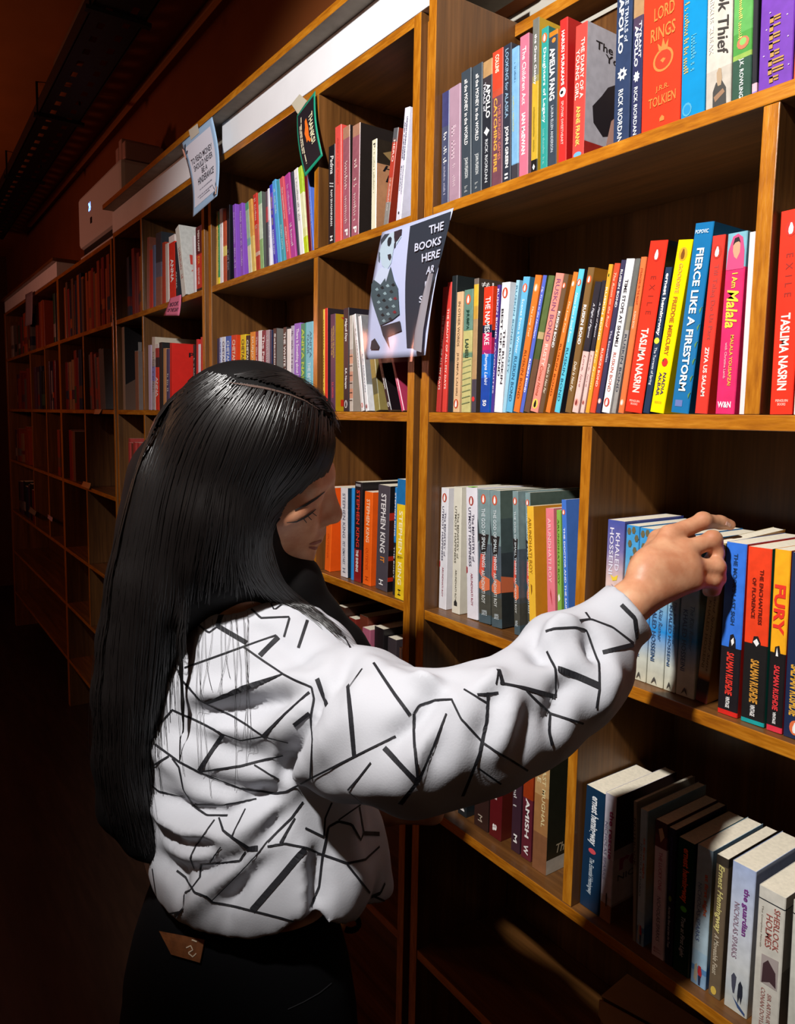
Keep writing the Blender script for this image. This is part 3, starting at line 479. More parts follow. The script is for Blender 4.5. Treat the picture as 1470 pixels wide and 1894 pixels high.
r.add(909, 928, 905.4, 907, 'thick slate', '#54606a', **GOST, covbands=((0, '#5c6c64'), (.2, '#4c5a5a'), (.45, '#3c4448'), (.7, '#2c3030'), (1, '#34382e')), cshapes=[([(0, .62), (.2, .64), (.4, .7), (.3, .75), (0, .74)], '#d87048')])
r.add(950.6, 969.7, 947, 908, 'third slate', '#54606a', **GOST)
r.add(971, 985, 966, 910.5, 'half hidden slate', '#54606a', **GOST, covbands=((0, '#58685e'), (.2, '#4c5a5a'), (1, '#2c3030')), s=.045)
r.s = .006
r.add(979.5, 992, 973.7, 936, 'yellow', '#ecb838', txt=[('ARUNDHATI ROY', .08, .48, .25, .7, '#a87820')], shapes=[([(.4, .55), (.6, .56), (.6, .6), (.45, .63)], '#8a5a18')], cov='#d89828', ctxt=[('~', .3, .6, .1, .45, '#b87818')], cshapes=[([(.1, .82), (.5, .8), (.7, .84), (.4, .87)], '#d04828')], dep=.105)
r.add(1013, 1028, 1008.5, 939.7, 'rose pink', '#e47c88', txt=[('ARUNDHATI ROY', .07, .52, .3, .68, '#f8c4c8')], shapes=[([(.5, .56), (.6, .6), (.7, .68), (.62, .66), (.45, .6)], '#b83840')], s=.016, dep=.105)
r.add(1031, 1042.5, 1028.5, 943, 'lime green', '#84b44c', txt=[('ARUNDHATI ROY', .06, .52, .3, .7, '#4c7a28')], shapes=[([(.3, .6), (.6, .58), (.8, .62), (.4, .64)], W_)], s=.018, dep=.105)
r.add(1044, 1053.5, 1037, 924, 'blue', '#4474cc', pen=(.08, '#e06038', W_), txt=[('THE DOCTOR AND THE SAINT', .18, .74, .35, .72, '#e0e8fc', BD)], cov='#5484dc', s=.02)
rows.append(r)
TABROW = r

# --- right bookcase, hand level, right bay
r = Row(ZC, 'under the reaching hand', 'books in the right bay of the shelf at hand level', .022)
KITE = dict(bands=((0, '#3a98d8'), (-.0001, '#3a98d8'), (.15, '#4ca4dc'), (.4, '#86b4c8'), (.62, '#2c94dc'), (.82, '#c8ccbe'), (1, '#c8c4ac')))
KITE['bands'] = ((-.0001, '#3a98d8'), (.2, '#58aadc'), (.42, '#9cc0cc'), (.64, '#2890dc'), (.84, '#ccd0c4'), (1, '#ccc8b0'))
HX = lambda x, y, q=.16: [(x+q*math.cos(k*math.pi/3), y+q*.16*math.sin(k*math.pi/3)) for k in range(6)]
PEO = [([(.3, .99), (.42, .955), (.5, .94), (.58, .955), (.66, .99), (.5, .965)], '#4a4844')]
r.add(1112, 1143, 1124, 960.4, 'purple to pink', '#5c64ac', bands=((-.0001, '#4c58a8'), (.2, '#7c74ac'), (.4, '#e8c8c0'), (.6, '#f0dcd8'), (1, '#e8d8d8')), txt=[('KHALED', .08, .33, .54, .78, '#e4e0f0'), ('HOSSEINI', .05, .36, .18, .42, '#e4e0f0'), ('And the Mountains', .42, .9, .4, .7, '#a88c98', I_)], shapes=[([(.3, .36), (.5, .375), (.75, .355), (.7, .39), (.45, .4)], '#f0d040')])
for i, (b, b2) in enumerate(((1145, 1168.5), (1169, 1194), (1194.5, 1225.5), (1226, 1248.5), (1249, 1283.5))):
    o = xat(b, r.s, ZC); hz = onp(1158, 970, 1, r.s)[2]-ZC
    xx = np.array([o, r.s, ZC+hz-.001*i]); dd = xx-CAM; wd = dd@FW; tx, tyy = W/2+FPX*(dd@RT)/wd, H/2+PPY-FPX*(dd@UP)/wd
    r.add(b, b2, tx, tyy, ('first', 'second', 'third', 'fourth', 'fifth')[i]+' sky blue', '#4aa0d8', bands=KITE['bands'], txt=[('KHALED HOSSEINI', .45, .84, .2, .45, '#3c5c84'), ('The Kite Runner', .42, .7, .58, .8, '#4c7098', I_)], shapes=[(HX(*q), '#6a6448') for q in ((.25, .04), (.6, .03), (.85, .08), (.35, .12), (.75, .16), (.55, .22))]+PEO)
# the book being drawn out: tipped forward on its lower front edge
r.add(1285, 1322, 1329, 1000, 'tan', '#a89468', bands=((-.0001, '#c0aa74'), (.5, '#a8965c'), (.8, '#b8a880'), (.84, '#c07828'), (.86, '#241c18'), (.93, '#2c2220'), (1, '#8a3c30')), txt=[('A Thousand Splendid Suns', .1, .8, .55, .82, '#5c4a2c', I_), ('KHALED HOSSEINI', .36, .78, .22, .45, '#6a5a30')], cov='#a8742c', lab='tan book under her fingertips, tipped forward out of the row at hand level', tilt=math.radians(3))
SR = lambda sc: [('SALMAN RUSHDIE', .63, .88, .34, .7, sc, {'b': .03, 'sh': .15}), ('VINTAGE', .89, .955, .4, .6, W_, BD)]
r.s = .012
RB = '#d82820'
r.add(1326, 1363.5, 1343.6, 1001.6, 'blue and black', '#3878e0', bands=((0, '#3878e0'), (.6, '#201c20'), (.97, RB), (1, RB)), txt=[('THE MOOR\'S LAST SIGH', .06, .47, .42, .62, '#20406c', BD)]+SR('#e83c30'), cov=RB, shapes=[([(.4, .6), (.45, .53), (.6, .52), (.72, .55), (.75, .6)], '#201c20'), ([(.5, .56), (.62, .54), (.66, .57), (.56, .59)], W_)])
r.add(1369, 1413, 1383.5, 1010, 'orange red and black', '#f04420', bands=((0, '#f04420'), (.54, '#201e1e'), (.975, '#18a0a0'), (1, '#18a0a0')), txt=[('THE ENCHANTRESS', .12, .43, .56, .72, '#6a1c10', BD), ('OF FLORENCE', .17, .4, .26, .42, '#6a1c10', BD)]+SR('#d8983c'), cov='#187868', shapes=[([(.35, .55), (.42, .5), (.6, .495), (.72, .53), (.72, .56)], '#201e1e'), ([(.4, .53), (.55, .51), (.66, .535), (.55, .555)], W_)])
r.add(1416, 1446, 1433, 1015, 'yellow and black', '#fcb020', bands=((0, '#fcb020'), (.56, '#201c1e'), (.965, '#e03448'), (1, '#e03448')), txt=[('FURY', .19, .46, .12, .82, '#e83828', {'b': .04})]+SR('#e83c40'), cov='#e02c40', shapes=[([(.3, .57), (.34, .53), (.6, .52), (.7, .57)], '#201c1e'), ([(.4, .58), (.46, .53), (.56, .58)], W_)])
r.add(1447.5, 1492, 1464.5, 1021, 'navy', '#202c4c', txt=[('TWO YEARS EIGHT', .2, .58, .5, .62, '#a8b4c8'), ('SALMAN RUSHDIE', .6, .88, .2, .62, '#e0a83c', {'b': .03, 'sh': .15})], pen=(.94, '#e07040', W_))
rows.append(r)

# --- right bookcase, lower shelf, right bay
r = Row(ZD, 'on knee level shelf, right bay', 'books in the right bay of the lower shelf', .018)
HEM = lambda c, dot, ti: dict(txt=[('ernest hemingway', .06, .46, .25, .75, c, {'b': .03, 'sh': .1}), (ti, .57, .87, .34, .66, '#c8d4dc', I_)], shapes=[([(.52+.2*math.cos(k), .51+.022*math.sin(k)) for k in np.linspace(0, 6, 11)], dot)])
r.add(1069, 1105.5, 1082, 1450, 'dark navy', '#12304c', **HEM('#e8ecf0', '#d85058', 'The Essential Hemingway'))
r.add(1108, 1128.5, 1119.6, 1465, 'white and tan', '#d8d4dc', bands=((0, '#d4d0dc'), (.5, '#c8c0cc'), (.8, '#b8a8a8'), (.86, '#a06c48'), (1, '#945c3c')), txt=[('the rescue', .12, .5, .5, .9, '#a03868', BD), ('NICHOLAS SPARKS', .22, .68, .12, .38, '#8c84a0')], covbands=((0, '#30201c'), (.38, '#3c2824'), (.42, '#b0a4a8'), (.5, '#c8bcc0'), (.85, '#a89890'), (.87, '#6c4830'), (1, '#5c3c28')), ctxt=[('res', .1, .6, .5, .6, '#a03868', BD), ('NICHO', .08, .6, .63, .68, '#505058')], cshapes=[], dep=.135, shapes=[([(.5, .78), (.6, .77), (.64, .8), (.62, .88), (.52, .88)], '#3c2c2c')])
r.add(1169.6, 1174, 1171.6, 1481, 'thin grey', '#8c8478', txt=[('NOTEBOOK', .12, .46, .1, .8, '#3c3430')])
BLU = ((0, '#a8c4d4'), (.3, '#b8d0dc'), (.75, '#a8c8dc'), (.86, '#5c90c4'), (.9, '#8cb0d0'), (1, '#a8c0d4'))
BL2 = ((-.0001, '#8cb4d0'), (.3, '#b0a478'), (.45, '#b8a038'), (.6, '#a8b4ac'), (.8, '#94b4cc'), (.86, '#3c6ca8'), (1, '#4878b0'))
CPL = [([(.22, .96), (.25, .86), (.4, .84), (.46, .9), (.42, .98)], '#b4a890'), ([(.46, .9), (.5, .85), (.66, .85), (.74, .9), (.7, .93), (.52, .92)], '#b83038'), ([(.5, .92), (.68, .92), (.66, .99), (.54, .99)], '#283450')]
r.add(1174.5, 1190, 1183, 1494, 'pale blue', '#b0c8d8', bands=BLU, covbands=BL2, txt=[('at first sight', .2, .5, .55, .85, '#c85c34', BD), ('NICHOLAS SPARKS', .25, .64, .2, .45, '#5c6c84')], shapes=CPL)
r.add(1204, 1227, 1212, 1514.5, 'lilac', '#d8c8d4', bands=((0, '#4a2c34'), (.1, '#6a3c40'), (.19, '#dccdd8'), (1, '#d4c4d0')), txt=[('THE LUCKY ONE', .22, .5, .4, .68, '#a84868'), ('NICHOLAS SPARKS', .55, .88, .35, .65, '#6a5a70'), ('~', .93, .97, .2, .8, '#a06070', HZ())], shapes=[([(.3, .06), (.6, .04), (.8, .1), (.5, .15)], '#c0a080')])
r.add(1228, 1242.5, 1236.6, 1529, 'dark purple', '#241c38', **HEM('#3c3468', '#6c8c30', 'Across the River and into the Trees'))
r.add(1243.3, 1273.5, 1255, 1547, 'bottle green', '#0c3428', cov='#1c3448', **HEM('#e86428', '#5cc428', 'True at First Light'))
r.add(1276, 1304.5, 1290, 1561, 'second pale blue', '#b4d0e4', bands=BLU, covbands=BL2, txt=[('at first sight', .18, .48, .55, .85, '#d86030', BD), ('NICHOLAS SPARKS', .26, .68, .2, .45, '#6478a0')], shapes=CPL)
r.add(1309, 1331.5, 1325, 1579, 'brown', '#70604c', bands=((0, '#3c342c'), (.06, '#70604c'), (1, '#5c4c3c')), txt=[('Ernest Hemingway', .06, .54, .15, .75, '#e4d888', {'b': .02, 'sh': .2}), ('A Moveable Feast', .55, .84, .25, .65, '#ccc0a8', I_)], shapes=[([(.45+.24*math.cos(k), .955+.03*math.sin(k)) for k in np.linspace(0, 6, 11)], '#d8b850')])
r.add(1338, 1381, 1355, 1591, 'white to blue', '#c4d0e0', bands=((-.0001, '#b0c0e4'), (.35, '#d0d8e8'), (.7, '#dce0e0'), (.85, '#c8d0d4'), (1, '#d0d0c4')), txt=[('the guardian', .14, .46, .5, .8, '#7c3c88', BD), ('NICHOLAS SPARKS', .26, .64, .2, .42, '#a08898')], shapes=[([(.3, .84), (.26, .77), (.36, .74), (.48, .76), (.46, .82), (.42, .88), (.36, .88)], '#4a4c5c'), ([(.56, .88), (.58, .8), (.66, .77), (.76, .8), (.78, .86), (.72, .93), (.66, .88), (.6, .93)], '#282c38'), ([(.36, .9), (.5, .92), (.92, .97), (.92, .99), (.6, .96)], '#38507c')])
r.s = .008
r.add(1388, 1437, 1404, 1636, 'ivory', '#dcd8cc', txt=[('SHERLOCK', .1, .38, .62, .84, '#a86058'), ('HOLMES', .16, .38, .34, .58, '#a86058'), ('The Complete Novels', .12, .4, .14, .22, '#a0988c'), ('SIR ARTHUR', .68, .88, .55, .7, '#b08078'), ('CONAN DOYLE', .66, .92, .3, .46, '#b08078')], bands=((0, '#e0dcd0'), (.075, '#20242c'), (.085, '#dcd8cc'), (1, '#d4d0c4')), shapes=[([(.25, .44), (.88, .43), (.88, .63), (.25, .63)], '#b0a4a0'), ([(.3, .63), (.32, .5), (.5, .46), (.6, .48), (.8, .52), (.84, .62), (.6, .6)], '#4a3438')], covbands=((0, '#dcd8cc'), (.075, '#20242c'), (.085, '#b8b4a8'), (.5, '#8c867a'), (1, '#6c665c')), dep=.14)
r.add(1452, 1500, 1467, 1664, 'second ivory', '#dcdcd0', bands=((0, '#e0dcd0'), (.075, '#20242c'), (.085, '#dcdcd0'), (1, '#d4d0c4')))
rows.append(r)

# --- right bookcase, lower shelf, left bay (under the sleeve)
r = Row(ZD, 'in bay below her sleeve', 'books in the left bay of the lower shelf', .03)
def hpx(b, h):
    x = np.array([xat(b, r.s, r.z), r.s, r.z+h])-CAM; w = x@FW
    return W/2+FPX*(x@RT)/w, H/2+PPY-FPX*(x@UP)/w
r.add(800, 818, *hpx(800, .2), 'pale grey', '#b8b4a8', dep=.14)
r.add(822, 840, *hpx(822, .2), 'white', '#d8d4cc', dep=.14)
r.add(846, 862, *hpx(846, .18), 'black', '#1c2428', txt=[('M', .88, .95, .2, .8, W_, BD)])
r.add(876, 902, *hpx(876, .19), 'dark brown', '#34201c', txt=[('AMISH', .3, .6, .4, .65, '#a89080'), ('M', .88, .94, .3, .6, '#b0a090')])
r.add(904, 926, *hpx(904, .196), 'maroon', '#5c1418', txt=[('GAMI', .3, .66, .25, .6, '#d0b8b0', BD), ('a', .88, .94, .3, .65, W_, BD)], cov='#5c1c14')
r.add(944, 960.5, *hpx(944, .196), 'plum', '#3c2430', txt=[('~', .4, .62, .15, .5, W_), ('M', .85, .92, .3, .7, W_, BD)])
r.add(962.6, 981, *hpx(962.6, .2), 'orange and plum', '#b44818', bands=((0, '#c85c20'), (.3, '#9c3814'), (.5, '#642430'), (1, '#402434')), txt=[('AMISH', .5, .82, .35, .75, W_, BD), ('W', .88, .96, .3, .75, W_, BD)], shapes=[([(.5+.3*math.cos(k), .28+.05*math.sin(k)) for k in np.linspace(0, 6, 11)], '#f0a030')])
r.add(983, 1009, *hpx(983, .24), 'patterned tan', '#a07c50', bands=((0, '#8c7c58'), (.3, '#c09864'), (.5, '#a87848'), (.75, '#8a5c3c'), (1, '#4a3428')), txt=[('DALRYMPLE', .05, .42, .2, .45, '#e8dcb0'), ('LAST MUGHAL', .3, .7, .55, .8, '#e4d4a0')], covbands=((0, '#28281c'), (.9, '#302c20'), (.905, '#c8c0b0'), (1, '#c0b8a8')), ctxt=[('DA', .3, .6, .08, .13, '#d8b068'), ('M', .35, .55, .7, .78, '#d8c090'), ('The fall', .15, .55, .82, .88, '#c0b090', I_)], dep=.14, s=.024)
rows.append(r)

# --- left bookcase, top shelf, right bay
r = Row(ZA, 'in top right bay, left bookcase', 'books in the top right bay of the left bookcase', .012)
r.add(607, 619, 607.5, 272.5, 'black', '#201c20', txt=[('Padma', .1, .28, .3, .8, W_, I_), ('RAM SIVASANKARAN', .44, .8, .35, .65, W_), ('//', .36, .42, .2, .8, '#d0d0d0'), ('H', .9, .95, .3, .7, W_, BD)])
r.add(619.6, 631, 619.6, 236.4, 'coral red', '#e05048', txt=[('~', .1, .5, .4, .6, '#c84038')])
for q in ((634, 646.7, 634, 238), (649, 663, 652, 234)):
    r.add(*q, 'speckled rose', '#a06068', bands=((0, '#b08068'), (.1, '#9c5c68'), (.5, '#a86070'), (1, '#94505c')), txt=[('~', .3, .55, .3, .7, '#f0d8d0'), ('~', .6, .85, .3, .65, '#e8ccc8'), ('P', .9, .96, .3, .75, W_, BD)], cov='#241e1c', dep=.14)
r.add(686, 695, 688, 260.5, 'cream', '#e0dcc0', txt=[('~', .1, .6, .35, .65, '#b0ac90'), ('P', .04, .09, .3, .7, K_)], covbands=((0, '#2c241c'), (.24, '#302820'), (.26, '#b0805c'), (1, '#a87850')), ctxt=[('Hang', .1, .75, .27, .36, K_, I_), ('Lee', .15, .5, .37, .45, K_, I_), ('T K A', .2, .9, .55, .66, K_), ('N', .3, .6, .75, .9, K_)], cshapes=[([(.1, .14), (.3, .08), (.6, .1), (.8, .16), (.6, .22), (.25, .22)], '#8a7048')], dep=.14)
r.add(708.5, 717.5, 728, 240, 'red and grey', '#b0402c', bands=((0, '#5c5c60'), (.1, '#6a5c5c'), (.14, '#b84030'), (.5, '#c06048'), (.75, '#8c8884'), (1, '#78787c')), txt=[('HERO', .12, .34, .3, .72, '#f0d0c8'), ('~', .5, .84, .35, .65, '#f0e0d8')], cov='#8a2c1c')
r.add(731.5, 750, 748.6, 202, 'bright white', '#d8d6e4', txt=[('UNDERSTANDING KASHMIR', .08, .46, .6, .8, '#4c506c', BD), ('AND KASHMIRIS', .12, .44, .24, .44, '#4c506c', BD), ('Christopher', .5, .76, .58, .8, '#5c6078'), ('Snedden', .5, .72, .25, .45, '#5c6078')], shapes=[([(.5+.14*math.cos(k), .92+.014*math.sin(k)) for k in np.linspace(0, 6, 9)], '#3c3c44')])
r.add(752, 759, 757, 168, 'pale lavender', '#c8c8dc', cov='#b4b4c8', s=.02)
rows.append(r)

# --- left bookcase, top shelf, left bay
r = Row(ZA, 'on top left shelf, left bookcase', 'books in the top left bay of the left bookcase', .012)
tb = lambda s, c=W_, a=.1, b=.7: [(s, a, b, .3, .75, c)]
r.add(395, 400.4, 395, 394.6, 'mustard', '#dca848', txt=tb('~', '#6a4818', .04, .5))
r.add(401, 406.6, 400.6, 393.5, 'emerald', '#2c8c50', bands=((0, '#2c9454'), (.88, '#288048'), (.89, '#f0e020'), (1, '#f0e020')), txt=tb('~', '#c8e0a0', .1, .8))
r.add(407, 412.5, 405.8, 387.8, 'white', '#f0ecec', txt=tb('~', '#b0a4a0', .1, .4))
r.add(413, 419, 412, 388, 'burnt orange', '#d0603c', bands=((0, '#cc5c3c'), (.48, '#d07048'), (.5, '#f0d878'), (.62, '#e8c068'), (.63, '#c05438'), (1, '#b84c3c')))
r.add(419.5, 425, 419, 381, 'black', '#24242c', txt=tb('~', '#a8a8c0', .55, .85), cov='#14141c')
r.add(433, 438, 430, 380, 'violet', '#8c54c4', txt=tb('~', '#e8d8f8', .1, .85))
r.add(445, 451, 441.5, 378.7, 'second violet', '#8c54c4', txt=tb('~', '#e8d8f8', .1, .85))
r.add(460, 466.3, 453, 377.5, 'sage green', '#8cb49c', bands=((0, '#5ca480'), (.1, '#a8c4a8'), (.5, '#88b4ac'), (.6, '#e0dcc0'), (1, '#d8d0b0')))
r.add(466.5, 472.4, 459, 372, 'apricot', '#e4a848', bands=((0, '#e0a450'), (.5, '#e8c870'), (1, '#f0dc98')))
r.add(474, 481, 467.6, 361.6, 'red', '#c84838', bands=((0, '#d83c30'), (.4, '#d06050'), (.75, '#d8b0a0'), (.8, '#c04030'), (1, '#b84838')), txt=tb('~', '#f4d8cc', .05, .45))
r.add(481.7, 488, 476.7, 358, 'mint', '#b8d4b0', bands=((0, '#88b490'), (.15, '#d4e4c8'), (.6, '#98c080'), (1, '#b8d4a0')), cov='#5c605c')
r.add(492.6, 497.6, 490.8, 354.8, 'dark grey', '#50505c', bands=((0, '#6c5c68'), (.2, '#b84850'), (.4, '#40404c'), (1, '#34343c')))
r.add(498, 504, 494.5, 350, 'white', '#ecebf4', txt=tb('~', '#4848a0', .4, .75))
r.add(505, 513.6, 497, 344.6, 'royal blue', '#4448c8', bands=((0, '#3848d0'), (.1, '#7858c8'), (.3, '#5048c0'), (1, '#2c4cb0')), txt=tb('~', '#f0e060', .15, .5)+[('RAVINDER SINGH', .56, .86, .3, .7, '#f0f0ff')])
r.add(514, 520.6, 503, 336.7, 'light blue', '#58ace4', txt=tb('~', '#e8f4fc', .1, .4))
r.add(521, 528.4, 510.6, 335.5, 'dull teal', '#48a0b0', txt=tb('DURJOY DATTA', '#d8ecf0', .55, .85))
r.add(530, 537, 516.5, 332, 'raspberry', '#d85868', txt=tb('Our Impossible Love', '#fce0dc', .12, .5)+[('DURJOY DATTA', .6, .9, .3, .7, '#fce8e8')])
r.add(538.5, 547.6, 526, 326.5, 'magenta', '#b84498', txt=[('~', .12, .5, .3, .7, '#f4d8ec'), ('~', .58, .88, .3, .7, W_, BD)])
r.add(550, 554.5, 536.6, 320.8, 'charcoal', '#343848')
r.add(555, 562.6, 543, 316, 'second white', '#f4f0f0', txt=tb('~', '#a0a0a0', .1, .6))
r.add(563, 570, 550.6, 311.7, 'lime', '#d0e030', bands=((0, '#b8d83c'), (.3, '#f0f0c0'), (.7, '#e8e8a0'), (.8, '#c8dc20'), (1, '#d8e420')))
r.add(571, 577, 561, 308, 'maroon', '#6c1420')
r.add(577.8, 581, 568, 315, 'periwinkle', '#5878d8', txt=tb('~', '#d0d8f8', .25, .7), dep=.12)
rows.append(r)

# --- left bookcase, second shelf, left bay (bottoms behind her hair)
r = Row(ZB, 'on second shelf, left bookcase', 'books in the left bay of the second shelf of the left bookcase', .012)
yb = 757
for b, b2, ty, cn, c, t, tc, cov in ((394, 402.5, 628, 'deep blue', '#28305c', '', W_, None), (404, 409, 625, 'blue and white', '#c8d4f0', 'CHETAN BHAGAT', '#3858b0', None), (409.5, 416, 624, 'pale', '#e4e8f0', 'CHETAN BHAGAT', '#384878', None),
    (416.6, 425.8, 623, 'azure', '#2868c0', 'CHETAN BHAGAT', '#e0ecfc', None), (427, 437, 621, 'orange red', '#dc3c1c', 'CHETAN BHAGAT', '#fcd8c0', '#d8441c'), (444, 453.5, 620, 'bright yellow', '#f0cc18', 'CHETAN BHAGAT', '#604c10', None),
    (454, 460.7, 621, 'ink black', '#18181c', 'CHETAN BHAGAT', '#f0f0e0', None), (462, 471, 615, 'orange', '#e88c28', 'DURJOY DATTA', '#fcdcb0', None), (471.4, 476.6, 614, 'wine', '#8c2c38', 'The Girl of My Dreams', '#f0d0cc', None), (477, 483, 612, 'white', '#e8e4e4', '', W_, None),
    (483.4, 490.5, 612, 'burgundy', '#7c2438', 'The Perfect Us', '#f0e0e0', None), (491, 497.5, 611, 'dusty brown', '#a8949c', '~', '#e8e0e4', None), (498, 502, 611, 'thin navy', '#283050', '', W_, None), (504.5, 511, 608, 'jet black', '#1c1c20', 'Selection Day', W_, '#787470'),
    (523, 529.4, 606, 'black and white', '#2c2828', 'THE WHITE TIGER', W_, None), (530, 537, 609, 'second white', '#ece8e4', '', W_, None), (537.5, 543.2, 603, 'patterned pale', '#b0a8c0', '~', '#5c4868', None),
    (543.6, 555, 599, 'lavender', '#9464c8', 'There is Something about Suntie', '#f0e4fc', None), (555.6, 564.2, 599, 'forest green', '#30886c', 'ANITA NAIR', '#c0d850', None), (564.8, 578.2, 596.7, 'turquoise', '#6cc0d4', '', '#2c6078', None)):
    tx = [(t, .06, .7, .22, .78, tc, BD)] if t else []
    if cn == 'turquoise': tx = [('ANITA', .1, .4, .55, .85, '#3c7488'), ('NAIR', .14, .36, .2, .46, '#3c7488'), ('THE BETTER MAN', .45, .9, .3, .7, '#d8f0f4')]
    r.add(b, b2, b+.6, ty, cn, c, tx, cov=cov)
rows.append(r)

# --- left bookcase, second shelf, right bay
r = Row(ZB, 'on second shelf beside the poster', 'books in the right bay of the second shelf of the left bookcase', .012)
r.add(594, 598.6, 594, 573, 'thin yellow', '#e8c048', txt=tb('~', '#7c5c18', .1, .9))
r.add(599, 605.5, 599, 571, 'bright red', '#e03424', cov='#2c2428', dep=.15)
r.add(611, 620, 611, 582, 'purple', '#4c2c4c', txt=[('WAITING FOR THE MAHATMA', .12, .45, .55, .85, '#d8b050'), ('WAITING FOR THE', .14, .42, .2, .45, '#d8b050'), ('R.K. NARAYAN', .7, .86, .3, .7, '#d84858')], cov='#b89018', ctxt=[('WA', .1, .9, .03, .09, '#c83018', BD), ('R.', .1, .6, .88, .95, '#c83018', BD)], dep=.135)
r.add(635, 644.8, 635, 571, 'black', '#242028', txt=[('Malgudi Days', .1, .32, .25, .75, W_, {'sh': .2, 'b': .02}), ('R.K. Narayan', .58, .78, .25, .7, W_, BD)], dep=.15, pen=(.93, '#c8c0c0', K_))
r.add(646, 657, 646, 584, 'stacked beige', '#b8a090', bands=((0, '#c8c4bc'), (.35, '#b0a098'), (.4, '#d0987c'), (.5, '#c8b4a4'), (.58, '#c89078'), (.68, '#b8a498'), (.76, '#cc8c70'), (.86, '#c8bcb0'), (1, '#bca898')), cov='#a09488', shapes=[([(0, q), (1, q), (1, q+.008), (0, q+.008)], '#3c3430') for q in (.42, .52, .62, .7, .8, .88)])
r.add(667, 673.5, 651, 583, 'leaning white', '#e0dcdc', txt=tb('R.K. NARAYAN', '#a89c98', .15, .55), pen=(.94, '#c84838', W_), cov='#908c8c')
r.add(676, 681.5, 662, 586, 'second leaning white', '#e4e2e4', txt=tb('R.K. NARAYAN', '#8c98a8', .4, .8), pen=(.95, '#c8a0a0', '#8c3030'), covbands=((0, '#8c8c90'), (.7, '#909498'), (.72, '#e4e4e8'), (1, '#dcdce0')), cshapes=[([(.2, .78), (.8, .78), (.8, .94), (.2, .94)], '#4060a8'), ([(.28, .8), (.72, .8), (.72, .92), (.28, .92)], '#e0e0e4')])
r.add(693, 703, 678, 610, 'olive gold', '#8c7c44', bands=((0, '#b0a060'), (.3, '#9c8848'), (.6, '#5c5c3c'), (.8, '#94884c'), (1, '#786c3c')), cov='#8c7c48')
r.add(718, 724.5, 690, 620, 'black and red', '#28181c', bands=((0, '#a82c28'), (.35, '#8c2428'), (.45, '#241a20'), (1, '#1c161a')), txt=[('R.K. Narayan', .42, .72, .25, .75, W_, BD)], pen=(.92, '#c8c0c0', K_), cov='#181014')
r.add(742.5, 748, 718, 640, 'leaning pink', '#c84468', txt=tb('~', '#f0c0cc', .45, .7), cov='#a83454', dep=.12)
rows.append(r)

# --- left bookcase, hand level: right bay
r = Row(ZC, 'beside her face', 'books in the bay beside the woman\'s face', .016)
SKT = lambda c, a=.08, b=.6: [('STEPHEN KING', a, b, .3, .7, c)]
r.add(600, 610, 606, 901, 'orange', '#f06418', cov='#f05c14', ctxt=[('ST', .2, .8, .1, .2, W_), ('OU', .3, .9, .8, .88, '#7a2010')], txt=[('OUTSIDER', .55, .85, .35, .65, '#d04810')])
r.add(630, 642.6, 630, 901.5, 'white', '#dcd8dc', txt=SKT('#686878', .06, .56)+[('PET SEMATARY', .6, .86, .3, .65, '#686878'), ('H', .9, .95, .3, .7, '#686878')], covbands=((0, '#1c3850'), (.5, '#182c40'), (1, '#243c54')), ctxt=[('S', .3, .8, .72, .84, '#d0d4d8')])
r.add(648.5, 653, 650, 902, 'thin azure', '#2c8ed8')
r.add(653.8, 667, 656.4, 890.5, 'black and red', '#241c20', bands=((0, '#241c20'), (.66, '#241c20'), (.67, '#8c1c1c'), (1, '#7c1818')), txt=[('STEPHEN KING', .08, .65, .3, .74, '#d83828', {'b': .02}), ('THE SHINING', .68, .9, .3, .65, W_, BD)], cov='#1c181a', shapes=[([(.15, .02), (.85, .02), (.85, .045), (.15, .045)], '#908c8c')], dep=.15)
r.add(670.5, 685, 674.6, 908.7, 'second orange', '#f06418', txt=SKT('#fcd8b0', .08, .54)+[('OUTSIDER', .6, .84, .3, .65, '#c84810'), ('H', .91, .95, .3, .7, '#a83808')], cov='#f05c14', ctxt=[('S', .15, .75, .1, .2, W_), ('O', .1, .6, .76, .85, '#7a2010')])
r.add(694, 715.5, 699.7, 896.6, 'grey', '#4a444c', txt=[('STEPHEN KING', .08, .64, .3, .72, '#e4e0e0', {'b': .02}), ('IT', .68, .73, .35, .7, '#e08830', BD), ('H', .9, .95, .3, .65, W_)], covbands=((0, '#1c1a1c'), (.22, '#241a1c'), (.25, '#c83020'), (.32, '#401c18'), (.6, '#201818'), (.66, '#b82c1c'), (.7, '#301814'), (.86, '#c02c18'), (.9, '#181416'), (1, '#141214')), dep=.14)
r.add(725.5, 729, 730.5, 901, 'blue and black', '#2878b8', bands=((0, '#2c84c8'), (.5, '#2474b4'), (.51, '#202428'), (1, '#1c2024')), txt=[('STEPHEN KING', .05, .45, .2, .8, W_, BD), ('THE BODY', .55, .85, .2, .8, '#d8d8d8')])
r.add(729.5, 746.2, 735, 885.7, 'blue topped yellow', '#f0c824', bands=((0, '#1c70ac'), (.2, '#1c70ac'), (.205, '#f4cc24'), (1, '#f0c41c')), txt=[('STEPHEN', .26, .62, .3, .7, '#fcf0c0', {'b': .02}), ('KING', .69, .88, .3, .7, '#fcf0c0', {'b': .02}), ('~', .64, .66, .2, .85, K_, HZ()), ('H', .92, .97, .35, .65, K_)], s=.005)
rows.append(r)
